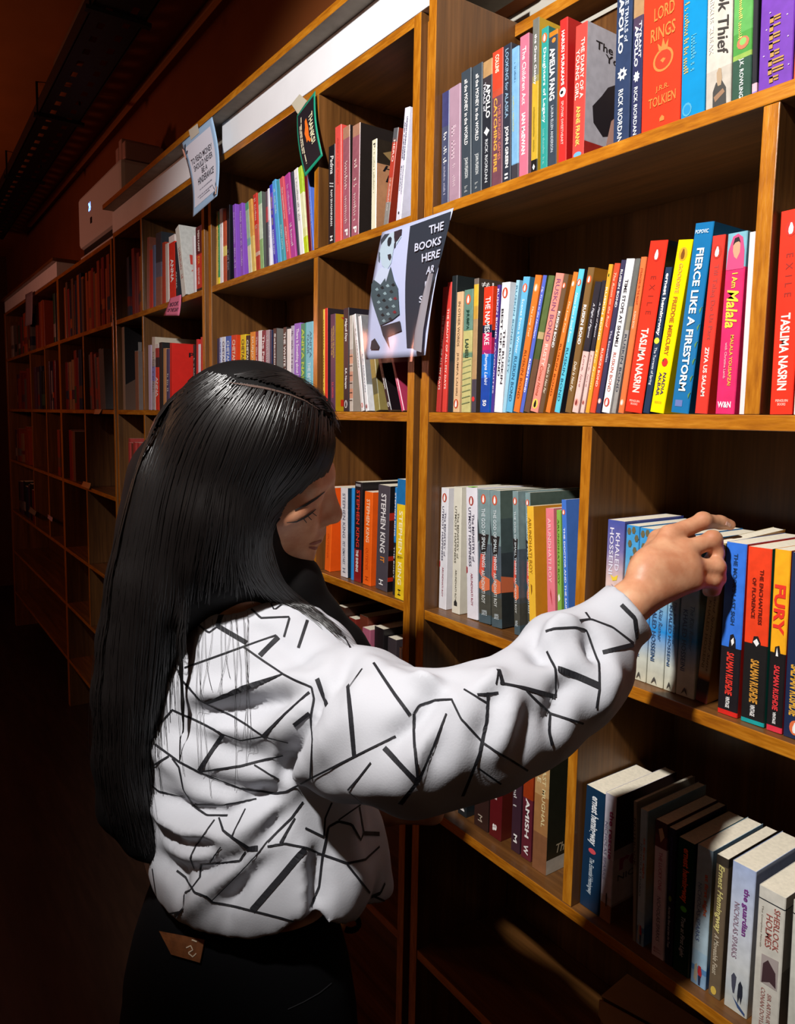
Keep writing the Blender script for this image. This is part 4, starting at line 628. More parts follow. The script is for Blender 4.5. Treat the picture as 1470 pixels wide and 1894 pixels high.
# --- books pushed deep into the dark bay below
r = Row(ZD, 'in the dark bay below her chin', 'books in the dark bay below the woman\'s chin', .05)
for i, (x, T, h, cn, c) in enumerate(((-1.40, .03, .27, 'dark brown', '#3c2018'), (-1.366, .028, .25, 'dull red', '#7c2c24'), (-1.334, .032, .262, 'rust', '#6c3020'), (-1.298, .03, .245, 'pink', '#b06078'), (-1.264, .034, .255, 'black', '#1c181a'), (-1.226, .03, .24, 'grey', '#3c3438'))):
    r.raw(x, T, h, 0, cn, c, .05+.008*(i % 3), dep=.14)
r.raw(-1.098, .0085, .26, math.radians(-1.5), 'slim white', '#dcd4d4', .008, txt=[('~', .3, .8, .3, .7, '#8c8088')])
rows.append(r)

# --- third bookcase
r = Row(ZA, 'on the top row of third bookcase', 'books on the upper shelf of the third bookcase', .012)
r.add(269, 275.3, 270, 442, 'dusty brown', '#8c5040')
r.add(276.5, 283, 276.5, 464, 'red', '#b83428')
r.add(283.5, 287.5, 282, 455, 'grey blue', '#5c6480')
r.add(288, 298, 288, 434, 'slate', '#3c4454', bands=((0, '#30343c'), (.4, '#5c5c6c'), (.6, '#8c5c4c'), (1, '#30405c')))
r.add(300, 306.5, 300, 450, 'red brown', '#a83c28')
r.add(307, 312, 305.5, 452, 'off white', '#c8c0b8')
r.add(314, 325, 312, 439, 'red and white', '#e03020', txt=[('ANNA', .35, .7, .25, .75, W_, BD)], bands=((0, '#e8dcd8'), (.1, '#e03020'), (1, '#d82c1c')))
r.add(325.5, 330.5, 323, 449, 'dark navy', '#20242c', txt=tb('ANNA', W_, .5, .8))
r.add(337, 344.5, 324, 424.5, 'broad white', '#d4d4cc', txt=[('~', .3, .75, .3, .7, '#c05048')], covbands=((0, '#d0d0cc'), (1, '#c4ccc8')), ctxt=[('M', .2, .65, .42, .56, '#c04038', BD), ('A G', .2, .75, .6, .66, '#c06050')], cshapes=[([(.3, .25), (.5, .2), (.75, .14), (.7, .24), (.45, .3)], '#80a050'), ([(.3, .78), (.5, .7), (.7, .74), (.75, .84), (.55, .95), (.3, .9)], '#3c8478'), ([(.5, .3), (.6, .26), (.64, .32), (.55, .35)], '#e08830')], dep=.12)
r.add(358, 362, 355, 438, 'plain white', '#e0dce0')
r.add(363.5, 374.3, 361.5, 422, 'maroon topped red', '#c83c30', bands=((0, '#5c2428'), (.4, '#6c2428'), (.42, '#d03c30'), (.93, '#c83828'), (.94, '#241c20'), (1, '#241c20')), txt=[('MEIN KAMPF', .06, .38, .35, .65, '#f0e0d8', BD), ('EVA', .45, .57, .3, .65, '#f0a040', BD), ('ADOLF HITLER', .62, .88, .3, .6, '#f0d8d0')])
rows.append(r)
r = Row(ZB, 'on second row of third bookcase', 'books on the second shelf of the third bookcase', .012)
r.add(275, 280, 274, 639, 'lavender', '#b0a0b8')
r.add(280.6, 287.3, 281, 624.5, 'tall cream', '#c8c0b8', bands=((0, '#c8bcb0'), (.3, '#b4a8a4'), (.4, '#8888c8'), (.6, '#b0a8b0'), (1, '#c4bcb4')), txt=tb('~', '#6c6460', .2, .8), cov='#c0b4a4', dep=.17)
r.add(288, 294, 287, 637, 'red and white', '#d83428', bands=((0, '#e0d4d0'), (.06, '#a83430'), (.2, '#30242c'), (.35, '#e03828'), (1, '#d83020')), txt=[('ANNA', .5, .8, .2, .75, W_, BD)])
r.add(295, 300.6, 294, 634, 'black', '#242424')
r.add(302, 307, 302, 645, 'tan', '#c08c5c')
r.add(307.6, 312.6, 307.5, 646, 'violet', '#504868', txt=tb('~', W_, .4, .7))
r.add(314, 318.4, 314, 635, 'large red', '#d82820', cov='#e02c24', ctxt=[('POON', .32, .95, .13, .2, K_, BD)], cshapes=[([(.25, .8), (.3, .55), (.5, .4), (.7, .3), (.9, .36), (.95, .6), (.8, .5), (.6, .5), (.42, .62), (.35, .82)], '#1c1214')], dep=.17)
r.add(357, 361, 357, 638, 'black', '#1c1c20', txt=tb('~', '#e0e0e0', .2, .75))
r.add(362, 366, 363, 628, 'scarlet', '#c82c2c')
r.add(366.5, 370, 366.5, 637, 'white', '#dcd8e4')
r.add(370.6, 374.6, 371, 624, 'red and white', '#d84038', bands=((0, '#d83c34'), (.5, '#d84840'), (.55, '#e8e0e0'), (1, '#e0d8d8')))
rows.append(r)
# --- dim books farther along the aisle
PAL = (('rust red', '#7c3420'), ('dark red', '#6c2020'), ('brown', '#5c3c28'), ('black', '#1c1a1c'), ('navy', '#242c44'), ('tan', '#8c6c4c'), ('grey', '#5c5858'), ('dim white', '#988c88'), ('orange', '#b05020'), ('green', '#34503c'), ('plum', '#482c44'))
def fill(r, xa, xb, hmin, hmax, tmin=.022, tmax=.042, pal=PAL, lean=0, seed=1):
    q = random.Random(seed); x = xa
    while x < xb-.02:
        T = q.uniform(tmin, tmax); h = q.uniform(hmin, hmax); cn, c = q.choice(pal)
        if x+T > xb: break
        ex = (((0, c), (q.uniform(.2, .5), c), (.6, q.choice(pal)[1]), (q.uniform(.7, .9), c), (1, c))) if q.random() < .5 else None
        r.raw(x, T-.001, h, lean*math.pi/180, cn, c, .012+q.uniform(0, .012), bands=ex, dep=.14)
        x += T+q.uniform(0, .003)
def xs(p, z=1.6): return xat(p, .012, z)
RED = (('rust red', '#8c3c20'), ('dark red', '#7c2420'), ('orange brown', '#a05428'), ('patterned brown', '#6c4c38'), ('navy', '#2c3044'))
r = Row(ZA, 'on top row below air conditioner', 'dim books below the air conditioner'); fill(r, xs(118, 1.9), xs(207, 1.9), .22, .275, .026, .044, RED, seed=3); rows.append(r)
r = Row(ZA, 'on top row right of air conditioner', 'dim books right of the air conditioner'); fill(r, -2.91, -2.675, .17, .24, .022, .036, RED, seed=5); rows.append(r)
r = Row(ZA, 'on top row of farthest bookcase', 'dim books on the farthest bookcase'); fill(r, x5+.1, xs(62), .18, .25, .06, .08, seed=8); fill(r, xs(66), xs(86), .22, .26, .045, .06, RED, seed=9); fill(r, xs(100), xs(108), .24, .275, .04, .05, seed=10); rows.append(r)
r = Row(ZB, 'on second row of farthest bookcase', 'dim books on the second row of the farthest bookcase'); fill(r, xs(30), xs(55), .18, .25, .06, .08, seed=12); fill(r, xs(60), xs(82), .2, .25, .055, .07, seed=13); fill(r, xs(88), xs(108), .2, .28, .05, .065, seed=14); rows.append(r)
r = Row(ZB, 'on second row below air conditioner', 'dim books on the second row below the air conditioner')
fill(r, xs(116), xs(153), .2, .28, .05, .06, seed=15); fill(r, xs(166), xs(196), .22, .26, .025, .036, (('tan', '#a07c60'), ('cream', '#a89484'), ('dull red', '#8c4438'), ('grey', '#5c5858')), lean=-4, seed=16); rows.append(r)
r = Row(ZB, 'on second row left of red book', 'large dark books on the second row of the third bookcase', .02)
r.raw(-2.953, .03, .31, 0, 'black and grey', '#8c7864', .012, cov='#161214', ctxt=[('Jay', .2, .8, .17, .3, '#8c8480', BD)], cshapes=[([(0, .7), (.4, .55), (1, .5), (1, 1), (0, 1)], '#5c4438')], dep=.19, kind='large book')
r.raw(-2.79, .04, .21, 0, 'brown', '#7c5440', .012, cov='#6c605c', cshapes=[([(.15, .08), (.6, .08), (.6, .3), (.15, .3)], '#1c1818')], dep=.19, kind='large book')
rows.append(r)
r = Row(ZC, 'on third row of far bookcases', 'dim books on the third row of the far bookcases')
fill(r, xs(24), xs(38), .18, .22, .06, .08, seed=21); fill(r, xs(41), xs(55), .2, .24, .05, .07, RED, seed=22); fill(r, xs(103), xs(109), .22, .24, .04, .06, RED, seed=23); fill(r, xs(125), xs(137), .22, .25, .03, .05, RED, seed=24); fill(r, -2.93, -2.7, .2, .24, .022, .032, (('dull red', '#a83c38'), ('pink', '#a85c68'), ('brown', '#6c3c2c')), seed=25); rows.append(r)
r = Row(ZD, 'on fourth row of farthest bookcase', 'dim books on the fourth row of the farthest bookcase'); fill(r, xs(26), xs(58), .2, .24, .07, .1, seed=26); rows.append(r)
for r in rows: r.finish()
sb = TABROW.books[2][1]
bm_obj('sticky_tab', boxg(.003, .014, .002, .014, .0, .0008), mat('#78c43c', .6), sb).location = (0, 0, sb.dimensions.z+.0006)
NB = sum(len(r.books) for r in rows); print('BOOKS', NB)

# ------------------------------------------------------------------ the woman: distance-field sculpting
KS = .93                    # the woman stands this much nearer than first blocked in
PK = lambda x, y, d: P(x, y, d*KS)
zz = lambda z: 1.53+(z-1.53)*.93
class Field:
    def __init__(s, xs, ys, zs):
        s.ax = [np.asarray(a, np.float32) for a in (xs, ys, zs)]; s.v = np.full([len(a) for a in s.ax], .08, np.float32)
    def sub(s, lo, hi):
        sl = tuple(slice(max(0, np.searchsorted(a, l)-1), min(len(a), np.searchsorted(a, h)+2)) for a, l, h in zip(s.ax, lo, hi))
        X = s.ax[0][sl[0]][:, None, None]; Y = s.ax[1][sl[1]][None, :, None]; Z = s.ax[2][sl[2]][None, None, :]
        return sl, X, Y, Z
    def blend(s, sl, d, k, op='add'):
        a = s.v[sl]
        if op == 'add':
            h = np.clip(.5+.5*(a-d)/k, 0, 1); s.v[sl] = a*(1-h)+d*h-k*h*(1-h)
        else:
            d = -d; h = np.clip(.5-.5*(a-d)/k, 0, 1); s.v[sl] = a*(1-h)+d*h+k*h*(1-h)
    def cone(s, a, b, r1, r2, k=.01, op='add'):
        a, b = np.asarray(a, float), np.asarray(b, float); r1, r2 = r1*KS, r2*KS; m = max(r1, r2)+max(k, .01)+.03
        sl, X, Y, Z = s.sub(np.minimum(a, b)-m, np.maximum(a, b)+m)
        ba = b-a; l2 = ba@ba; t = np.clip(((X-a[0])*ba[0]+(Y-a[1])*ba[1]+(Z-a[2])*ba[2])/max(l2, 1e-9), 0, 1)
        d = np.sqrt((X-a[0]-t*ba[0])**2+(Y-a[1]-t*ba[1])**2+(Z-a[2]-t*ba[2])**2)-(r1+(r2-r1)*t)
        s.blend(sl, d, k, op)
    def ell(s, c, r, R, k=.01, op='add'):
        c = np.asarray(c, float); r = [x*KS for x in r]; m = max(r)+max(k, .01)+.03; sl, X, Y, Z = s.sub(c-m, c+m)
        q = [(X-c[0])*R[i][0]+(Y-c[1])*R[i][1]+(Z-c[2])*R[i][2] for i in range(3)]
        k0 = np.sqrt(sum((q[i]/r[i])**2 for i in range(3))); k1 = np.sqrt(sum((q[i]/r[i]**2)**2 for i in range(3)))
        s.blend(sl, k0*(k0-1)/np.maximum(k1, 1e-6), k, op)
    def tube(s, secs, ux, vx, k=.02, capr=.03):
        """elliptical stack: secs = (z, cx, cy, a, b) rising in z"""
        S = np.array(secs, float); S[:, 3:] *= KS; z0, z1 = S[0, 0], S[-1, 0]; m = S[:, 3:].max()+.08
        lo = np.array([S[:, 1].min()-m, S[:, 2].min()-m, z0-.06]); hi = np.array([S[:, 1].max()+m, S[:, 2].max()+m, z1+.06])
        sl, X, Y, Z = s.sub(lo, hi); zz = np.clip(s.ax[2][sl[2]], z0, z1)
        cx, cy, A, B = [np.interp(zz, S[:, 0], S[:, i])[None, None, :] for i in (1, 2, 3, 4)]
        U = (X-cx)*ux[0]+(Y-cy)*ux[1]; V = (X-cx)*vx[0]+(Y-cy)*vx[1]
        k0 = np.sqrt((U/A)**2+(V/B)**2); k1 = np.sqrt((U/A**2)**2+(V/B**2)**2); d = k0*(k0-1)/np.maximum(k1, 1e-6)
        dz = np.maximum(z0-Z, Z-z1)
        s.blend(sl, np.maximum(d, dz), k)
    def mesh(s):
        v = s.v; ins = v < 0; nx, ny, nz = v.shape
        cnt = np.zeros((nx-1, ny-1, nz-1), np.int8)
        for dx in (0, 1):
            for dy in (0, 1):
                for dz in (0, 1): cnt += ins[dx:nx-1+dx, dy:ny-1+dy, dz:nz-1+dz]
        cells = np.argwhere((cnt > 0) & (cnt < 8)); idx = np.full(cnt.shape, -1, np.int32); idx[tuple(cells.T)] = np.arange(len(cells))
        acc = np.zeros((len(cells), 3)); n = np.zeros(len(cells))
        cs = [(a, b, c) for a in (0, 1) for b in (0, 1) for c in (0, 1)]
        for p in cs:
            for ax in range(3):
                if p[ax]: continue
                q = list(p); q[ax] = 1
                va = v[tuple((cells+p).T)]; vb = v[tuple((cells+q).T)]; mk = (va < 0) != (vb < 0)
                t = np.where(mk, va/np.where(mk, va-vb, 1), 0); pt = np.array(p, float)[None].repeat(len(cells), 0); pt[:, ax] = t
                acc[mk] += pt[mk]; n[mk] += 1
        fr = acc/n[:, None]; out = np.empty((len(cells), 3))
        for ax in range(3):
            g = s.ax[ax]; i = cells[:, ax]; out[:, ax] = g[i]+(g[i+1]-g[i])*fr[:, ax]
        faces = []
        for ax in range(3):
            o1, o2 = (ax+1) % 3, (ax+2) % 3; a = [slice(None)]*3; b = [slice(None)]*3; a[ax] = slice(0, -1); b[ax] = slice(1, None)
            sg = ins[tuple(a)].astype(np.int8)-ins[tuple(b)].astype(np.int8); e = np.argwhere(sg != 0); ok = (e[:, o1] > 0) & (e[:, o2] > 0) & (e[:, o1] < v.shape[o1]-1) & (e[:, o2] < v.shape[o2]-1); e = e[ok]
            sv = sg[tuple(e.T)]; quad = []
            for d1, d2 in ((1, 1), (0, 1), (0, 0), (1, 0)):
                c = e.copy(); c[:, o1] -= d1; c[:, o2] -= d2; quad.append(idx[tuple(c.T)])
            q = np.stack(quad, 1); q[sv < 0] = q[sv < 0][:, ::-1]; faces.append(q)
        return out, np.concatenate(faces)
def smooth(v, f, it=2, lam=.5):
    e = np.concatenate([f[:, [0, 1]], f[:, [1, 2]], f[:, [2, 3]], f[:, [3, 0]]]); e = np.concatenate([e, e[:, ::-1]])
    for _ in range(it):
        s = np.zeros_like(v); n = np.bincount(e[:, 0], minlength=len(v))[:, None]
        for i in range(3): s[:, i] = np.bincount(e[:, 0], v[e[:, 1], i], len(v))
        v = v+lam*(s/np.maximum(n, 1)-v)
    return v
def normals(v, f):
    n = np.cross(v[f[:, 2]]-v[f[:, 0]], v[f[:, 3]]-v[f[:, 1]]); o = np.zeros_like(v)
    for j in range(4):
        for i in range(3): o[:, i] += np.bincount(f[:, j], n[:, i], len(v))
    return o/np.maximum(np.linalg.norm(o, axis=1), 1e-12)[:, None]
def grid(lo, hi, step, fine=()):
    """axis with finer spacing inside the (lo, hi, step) ranges"""
    out = [lo]
    while out[-1] < hi:
        h = step
        for a, b, st in fine:
            if a-.02 < out[-1] < b: h = min(h, st)
        out.append(out[-1]+h)
    return out
def qmesh(name, v, f, m, parent, base, mi=None):
    me = bpy.data.meshes.new(name); me.vertices.add(len(v)); me.vertices.foreach_set('co', (v-base).astype(np.float32).ravel())
    n = len(f); me.loops.add(4*n); me.loops.foreach_set('vertex_index', f.astype(np.int32).ravel()); me.polygons.add(n)
    me.polygons.foreach_set('loop_start', np.arange(n, dtype=np.int32)*4)
    me.polygons.foreach_set('use_smooth', np.ones(n, bool))
    for q in (m if isinstance(m, list) else [m]): me.materials.append(q)
    if mi is not None: me.polygons.foreach_set('material_index', mi.astype(np.int32))
    me.update(calc_edges=True); me.validate(); o = bpy.data.objects.new(name, me); COL.objects.link(o); o.parent = parent; return o
def bvh(v, f): return BVHTree.FromPolygons(v.tolist(), f.tolist())

# --- materials
def skinmat():
    m = bpy.data.materials.new('warm_brown_skin'); m.use_nodes = True; nt = m.node_tree; b = nt.nodes['Principled BSDF']; L = nt.links.new
    tc = nt.nodes.new('ShaderNodeTexCoord'); n = nt.nodes.new('ShaderNodeTexNoise'); n.inputs['Scale'].default_value = 45; n.inputs['Detail'].default_value = 6
    cr = nt.nodes.new('ShaderNodeValToRGB'); cr.color_ramp.elements[0].position = .35; cr.color_ramp.elements[0].color = lin('#b87a58'); cr.color_ramp.elements[1].position = .68; cr.color_ramp.elements[1].color = lin('#d09a76')
    L(tc.outputs['Object'], n.inputs['Vector']); L(n.outputs[0], cr.inputs[0]); L(cr.outputs[0], b.inputs['Base Color'])
    n2 = nt.nodes.new('ShaderNodeTexNoise'); n2.inputs['Scale'].default_value = 420; n2.inputs['Detail'].default_value = 2; bp = nt.nodes.new('ShaderNodeBump'); bp.inputs['Strength'].default_value = .12; bp.inputs['Distance'].default_value = .001
    L(tc.outputs['Object'], n2.inputs['Vector']); L(n2.outputs[0], bp.inputs['Height']); L(bp.outputs[0], b.inputs['Normal'])
    b.inputs['Roughness'].default_value = .5; b.inputs['Subsurface Weight'].default_value = .12; b.inputs['Subsurface Radius'].default_value = (.01, .004, .002); return m
def clothmat(name, c, rough, sc, bump):
    m = bpy.data.materials.new(name); m.use_nodes = True; nt = m.node_tree; b = nt.nodes['Principled BSDF']; L = nt.links.new
    tc = nt.nodes.new('ShaderNodeTexCoord'); n = nt.nodes.new('ShaderNodeTexNoise'); n.inputs['Scale'].default_value = sc; n.inputs['Detail'].default_value = 3
    bp = nt.nodes.new('ShaderNodeBump'); bp.inputs['Strength'].default_value = bump; bp.inputs['Distance'].default_value = .001
    L(tc.outputs['Object'], n.inputs['Vector']); L(n.outputs[0], bp.inputs['Height']); L(bp.outputs[0], b.inputs['Normal'])
    b.inputs['Base Color'].default_value = lin(c); b.inputs['Roughness'].default_value = rough; return m
SKIN = skinmat(); BLOUSE = clothmat('white_crepe_cloth', '#b4b5bb', .85, 500, .15); DENIM = clothmat('black_denim', '#060608', .95, 700, .3); DENIM.node_tree.nodes['Principled BSDF'].inputs['Specular IOR Level'].default_value = .12; INK = clothmat('black_print', '#0c0c14', .75, 500, .1)
HAIRM = bpy.data.materials.new('black_hair'); HAIRM.use_nodes = True; hb = HAIRM.node_tree.nodes['Principled BSDF']
hb.inputs['Base Color'].default_value = lin('#100c0b'); hb.inputs['Roughness'].default_value = .36; hb.inputs['Specular IOR Level'].default_value = .55

# --- frame of the torso and the head
def cw(v): return RT*v[0]+UP*v[1]+FW*v[2]       # right, up, away
hp, hy, hr = math.radians(20), math.radians(9), math.radians(24)
HF = cw((math.cos(hp)*math.cos(hy), -math.sin(hp), math.cos(hp)*math.sin(hy))); HU = cw((math.sin(hp)*math.cos(hy), math.cos(hp), math.sin(hp)*math.sin(hy)))
HS = np.cross(HF, HU)                             # towards her right ear
HU, HS = HU*math.cos(hr)+HS*math.sin(hr), HS*math.cos(hr)-HU*math.sin(hr)
HF, HU, HS = HF*KS, HU*KS, HS*KS
HO = PK(630, 958, .985)-HF*.121+HU*.026; HR = [HF/KS, HS/KS, HU/KS]
hl = lambda f, s, u: HO+HF*f+HS*s+HU*u
tu = np.array([RT[0]*.798-FW[0]*.603, RT[1]*.798-FW[1]*.603]); tu /= np.linalg.norm(tu); tv2 = np.array([-tu[1], tu[0]])   # shoulder axis, facing
S_R, E_R, W_R = PK(590, 1290, .95), P(800, 1372, .71), onp(1153, 1127, 1, -.13)
S_L = PK(345, 1225, 1.09)
HIP = PK(440, 1760, 1.0)
BASE = np.array([HIP[0], HIP[1], 0])
person = tag(empty('person', BASE), 'person with long black hair in a white line-print blouse, reaching for a book', 'person')

# --- body (skin): one continuous surface, finer cells at head and hand
bf = Field(grid(-1.16, -.42, .011, ((-.95, -.68, .0032), (-.585, -.44, .0022))), grid(-.68, .1, .011, ((-.52, -.24, .0034), (-.19, .085, .0024))), grid(-.01, 1.62, .012, ((1.29, 1.61, .003),)))
c3 = lambda p, z: (z, p[0], p[1])
mid = (S_R+S_L)/2
WAI = PK(465, 1650, 1.02)
secs = [(zz(.80), HIP[0], HIP[1], .155, .105), (zz(.88), (HIP[0]*.6+WAI[0]*.4), (HIP[1]*.6+WAI[1]*.4), .138, .092), (zz(.98), WAI[0], WAI[1], .115, .082), (zz(1.1), mid[0], mid[1]-.01, .135, .1), (zz(1.2), mid[0], mid[1], .13, .085), (zz(1.26), mid[0], mid[1], .07, .05)]
bf.tube(secs, tu, tv2, .03)
bf.cone(S_R+np.array([-.04, 0, .015]), S_L, .035, .04, .03)
nb = PK(452, 1110, 1.0)
bf.cone(nb-np.array([0, 0, .04]), hl(-.02, 0, -.04), .052, .05, .02)
bf.cone(S_R, E_R, .036, .033, .03); FA = P(1010, 1262, .752); bf.cone(E_R, FA, .036, .03, .02); KS = 1; bf.cone(FA, W_R, .026, .0215, .015); KS = .93
E_L = S_L+np.array([.03, .07, -.24]); W_L = E_L+np.array([.1, .17, .02])
bf.cone(S_L, E_L, .042, .034, .03); bf.cone(E_L, W_L, .034, .023, .02); bf.cone(W_L, W_L+np.array([.05, .05, .0]), .024, .02, .02)
for sg in (-1, 1):
    hj = np.array([HIP[0]+tu[0]*.075*sg, HIP[1]+tu[1]*.075*sg, .78]); kn = np.array([hj[0]+.01*sg*tu[0], hj[1]+.02, .43]); an = np.array([kn[0], kn[1]-.02, .07])
    bf.cone(hj, kn, .078, .05, .03); bf.cone(kn, an, .05, .034, .02); bf.cone(an-np.array([0, 0, .03]), an+np.array([tv2[0]*.12, tv2[1]*.12, -.045]), .03, .022, .02)
# head
bf.ell(hl(-.012, 0, .034), (.093, .073, .084), HR, .01); bf.ell(hl(.034, 0, -.02), (.056, .06, .084), HR, .02); bf.ell(hl(.03, 0, -.045), (.052, .058, .055), HR, .02)
bf.ell(hl(.04, 0, -.064), (.05, .049, .042), HR, .02); bf.cone(hl(.09, -.014, -.092), hl(.09, .014, -.092), .018, .018, .025); bf.ell(hl(.078, 0, -.058), (.024, .03, .024), HR, .02)
for sg in (-1, 1):
    bf.ell(hl(.06, .034*sg, -.03), (.03, .024, .028), HR, .022); bf.cone(hl(.082, .012*sg, .024), hl(.07, .044*sg, .02), .011, .01, .014)
    bf.ell(hl(.075, .031*sg, .004), (.0135, .016, .0115), HR, .006); bf.ell(hl(.1, .0135*sg, -.031), (.011, .0085, .008), HR, .006)
    bf.cone(hl(.062, .055*sg, -.012), hl(.02, .062*sg, -.05), .006, .006, .03)
bf.cone(hl(.08, 0, .02), hl(.109, 0, -.019), .0075, .0095, .014); bf.cone(hl(.084, 0, -.005), hl(.098, 0, -.028), .013, .012, .012); bf.ell(hl(.111, 0, -.026), (.011, .011, .0095), HR, .008)
for (f, u, rr, w) in ((.101, -.054, .008, .017), (.1, -.066, .0082, .015)):
    bf.cone(hl(f, 0, u), hl(f-.006, w, u-.001), rr, .004, .006); bf.cone(hl(f, 0, u), hl(f-.006, -w, u-.001), rr, .004, .006)
bf.cone(hl(.113, -.02, -.0602), hl(.113, .02, -.0602), .003, .003, .003, 'sub')
bf.cone(hl(.108, .009, -.036), hl(.1, .011, -.03), .0032, .003, .003, 'sub')
KS = 1
# right hand: palm, five fingers
op = lambda x, y, q: onp(x, y, 1, q)
MC = [op(1238, 990, -.048), op(1265, 1018, -.045), op(1277, 1049, -.045), op(1281, 1076, -.05)]
wr2 = W_R+(np.array(MC[1])-W_R)*.12
for q, r1, r2 in zip(MC, (.0175, .018, .0175, .016), (.0118, .0122, .0116, .0105)): bf.cone(wr2, q, r1, r2, .012)
bf.cone(op(1205, 1050, -.085), op(1262, 1050, -.055), .022, .017, .015)
FG = [((MC[0], .0108), (op(1301, 964, -.006), .0092), (op(1331, 966, .022), .0078), (op(1350, 971, .036), .0066)),
      ((MC[1], .0108), (op(1319, 999, -.012), .0096), (op(1325, 1024, -.008), .0082), (op(1311, 1037, -.006), .0072)),
      ((MC[2], .0104), (op(1326, 1049, -.016), .0092), (op(1328, 1070, -.01), .008), (op(1314, 1077, -.006), .007)),
      ((MC[3], .0092), (op(1318, 1074, -.02), .0082), (op(1320, 1090, -.012), .0072), (op(1309, 1094, -.008), .0064))]
for ch in FG:
    for (a, ra), (b, rb) in zip(ch[:-1], ch[1:]): bf.cone(a, b, ra, rb, .0045)
    bf.ell(ch[1][0]+np.array([0, -.002, .002]), (ch[1][1]*1.04,)*3, np.eye(3), .003)
TH_ = [(op(1190, 1062, -.1), .0165), (op(1220, 1000, -.03), .0125), (op(1253, 986, -.014), .0105), (op(1274, 996, -.006), .0085)]
for (a, ra), (b, rb) in zip(TH_[:-1], TH_[1:]): bf.cone(a, b, ra, rb, .007)
KS = .93
bv_, bfc = bf.mesh(); del bf
bv_ = smooth(bv_, bfc, 2, .4)
body = qmesh('body', bv_, bfc, SKIN, person, BASE)
BODY = bvh(bv_, bfc)

# --- blouse
gf = Field(grid(-1.22, -.42, .0046), grid(-.68, -.06, .0046), grid(.88, 1.39, .0046))
tc_ = lambda px, py, d: P(px, py, d)
def sec(z, px, d, a, b):
    p = P(px, 947, d); return (z, p[0], p[1], a, b)
hemc = PK(478, 1680, 1.0)
bs = [(zz(.87), *PK(480, 1690, 1.0)[:2], .14, .115), (zz(.905), *PK(482, 1650, 1.0)[:2], .155, .125), (zz(.94), *PK(482, 1620, 1.0)[:2], .17, .136), (zz(.96), *PK(480, 1590, 1.0)[:2], .172, .138), (zz(1.02), *PK(475, 1520, 1.01)[:2], .166, .13), (zz(1.08), *PK(468, 1440, 1.01)[:2], .166, .126), (zz(1.14), *PK(462, 1350, 1.01)[:2], .165, .12), (zz(1.2), *PK(462, 1270, 1.01)[:2], .158, .108), (zz(1.245), *PK(466, 1200, 1.0)[:2], .135, .088), (zz(1.275), *PK(470, 1140, 1.0)[:2], .09, .07)]
gf.tube(bs, tu, tv2, .02)
gf.cone(PK(480, 1160, .98), PK(590, 1205, .95), .045, .045, .03); gf.cone(PK(450, 1165, 1.0), PK(375, 1190, 1.07), .045, .05, .03)
SL = [(P(575, 1300, .88), .0735), (P(660, 1335, .80), .077), (P(770, 1372, .715), .064), (P(880, 1352, .71), .0595), (P(975, 1310, .737), .0548), (P(1048, 1248, .768), .0565), (P(1085, 1214, .783), .0485), (P(1110, 1178, .793), .036)]
KS = 1
for (a, ra), (b, rb) in zip(SL[:-1], SL[1:]): gf.cone(a, b, ra, rb, .018)
gf.cone(P(1022, 1198, .792), P(1072, 1196, .792), .034, .036, .015); gf.cone(P(1100, 1275, .795), P(1060, 1320, .79), .02, .022, .02)
cuff0, cuff1 = P(1104, 1172, .792), P(1159, 1131, .7935)
gf.cone(cuff0, cuff1, .034, .036, .006)
KS = .93
LSL = [(S_L+np.array([0, 0, -.02]), .06), (E_L+np.array([-.004, 0, .006]), .064), (W_L-np.array([.02, .03, 0]), .04)]
for (a, ra), (b, rb) in zip(LSL[:-1], LSL[1:]): gf.cone(a, b, ra, rb, .02)
gf.cone(PK(664, 1530, 1.0), PK(690, 1640, 1.0), .03, .028, .03)
# neck opening, cuff end, hem
gf.cone(PK(452, 1070, 1.0), PK(455, 1128, .995), .052, .05, .008, 'sub')
cd_ = (cuff1-cuff0)/np.linalg.norm(cuff1-cuff0); ce = cuff1+cd_*.006
sl, X, Y, Z = gf.sub(ce-.06, ce+.09); gf.v[sl] = np.where((X-ce[0])**2+(Y-ce[1])**2+(Z-ce[2])**2 > .058**2, gf.v[sl], np.maximum(gf.v[sl], (X-ce[0])*cd_[0]+(Y-ce[1])*cd_[1]+(Z-ce[2])*cd_[2]))
gx, gy, gz = gf.ax; q = ((gx[:, None]-CAM[0])*RT[0]+(gy[None, :]-CAM[1])*RT[1])/KS
hem = np.interp(q, [-.34, -.3, -.24, -.2, -.13, -.105, -.085, -.05, -.01, .03], [.92, .917, .918, .922, .932, .952, .955, .915, .888, .88])
gf.v = np.maximum(gf.v, zz(hem)[:, :, None]-gz[None, None, :])
gv, gfc = gf.mesh(); del gf
gv = smooth(gv, gfc, 3, .5)
B0 = bvh(gv, gfc)
def cast(tree, px, py):
    d = Vector(ray(px, py)).normalized(); h = tree.ray_cast(Vector(CAM), d); return (np.array(h[0]), np.array(h[1])) if h[0] is not None else None
A_ = lambda *p: [(160+x/2.45, 1080+y/2.45) for x, y in p]
B_ = lambda *p: [(500+x/2.0417, 1060+y/2.0417) for x, y in p]
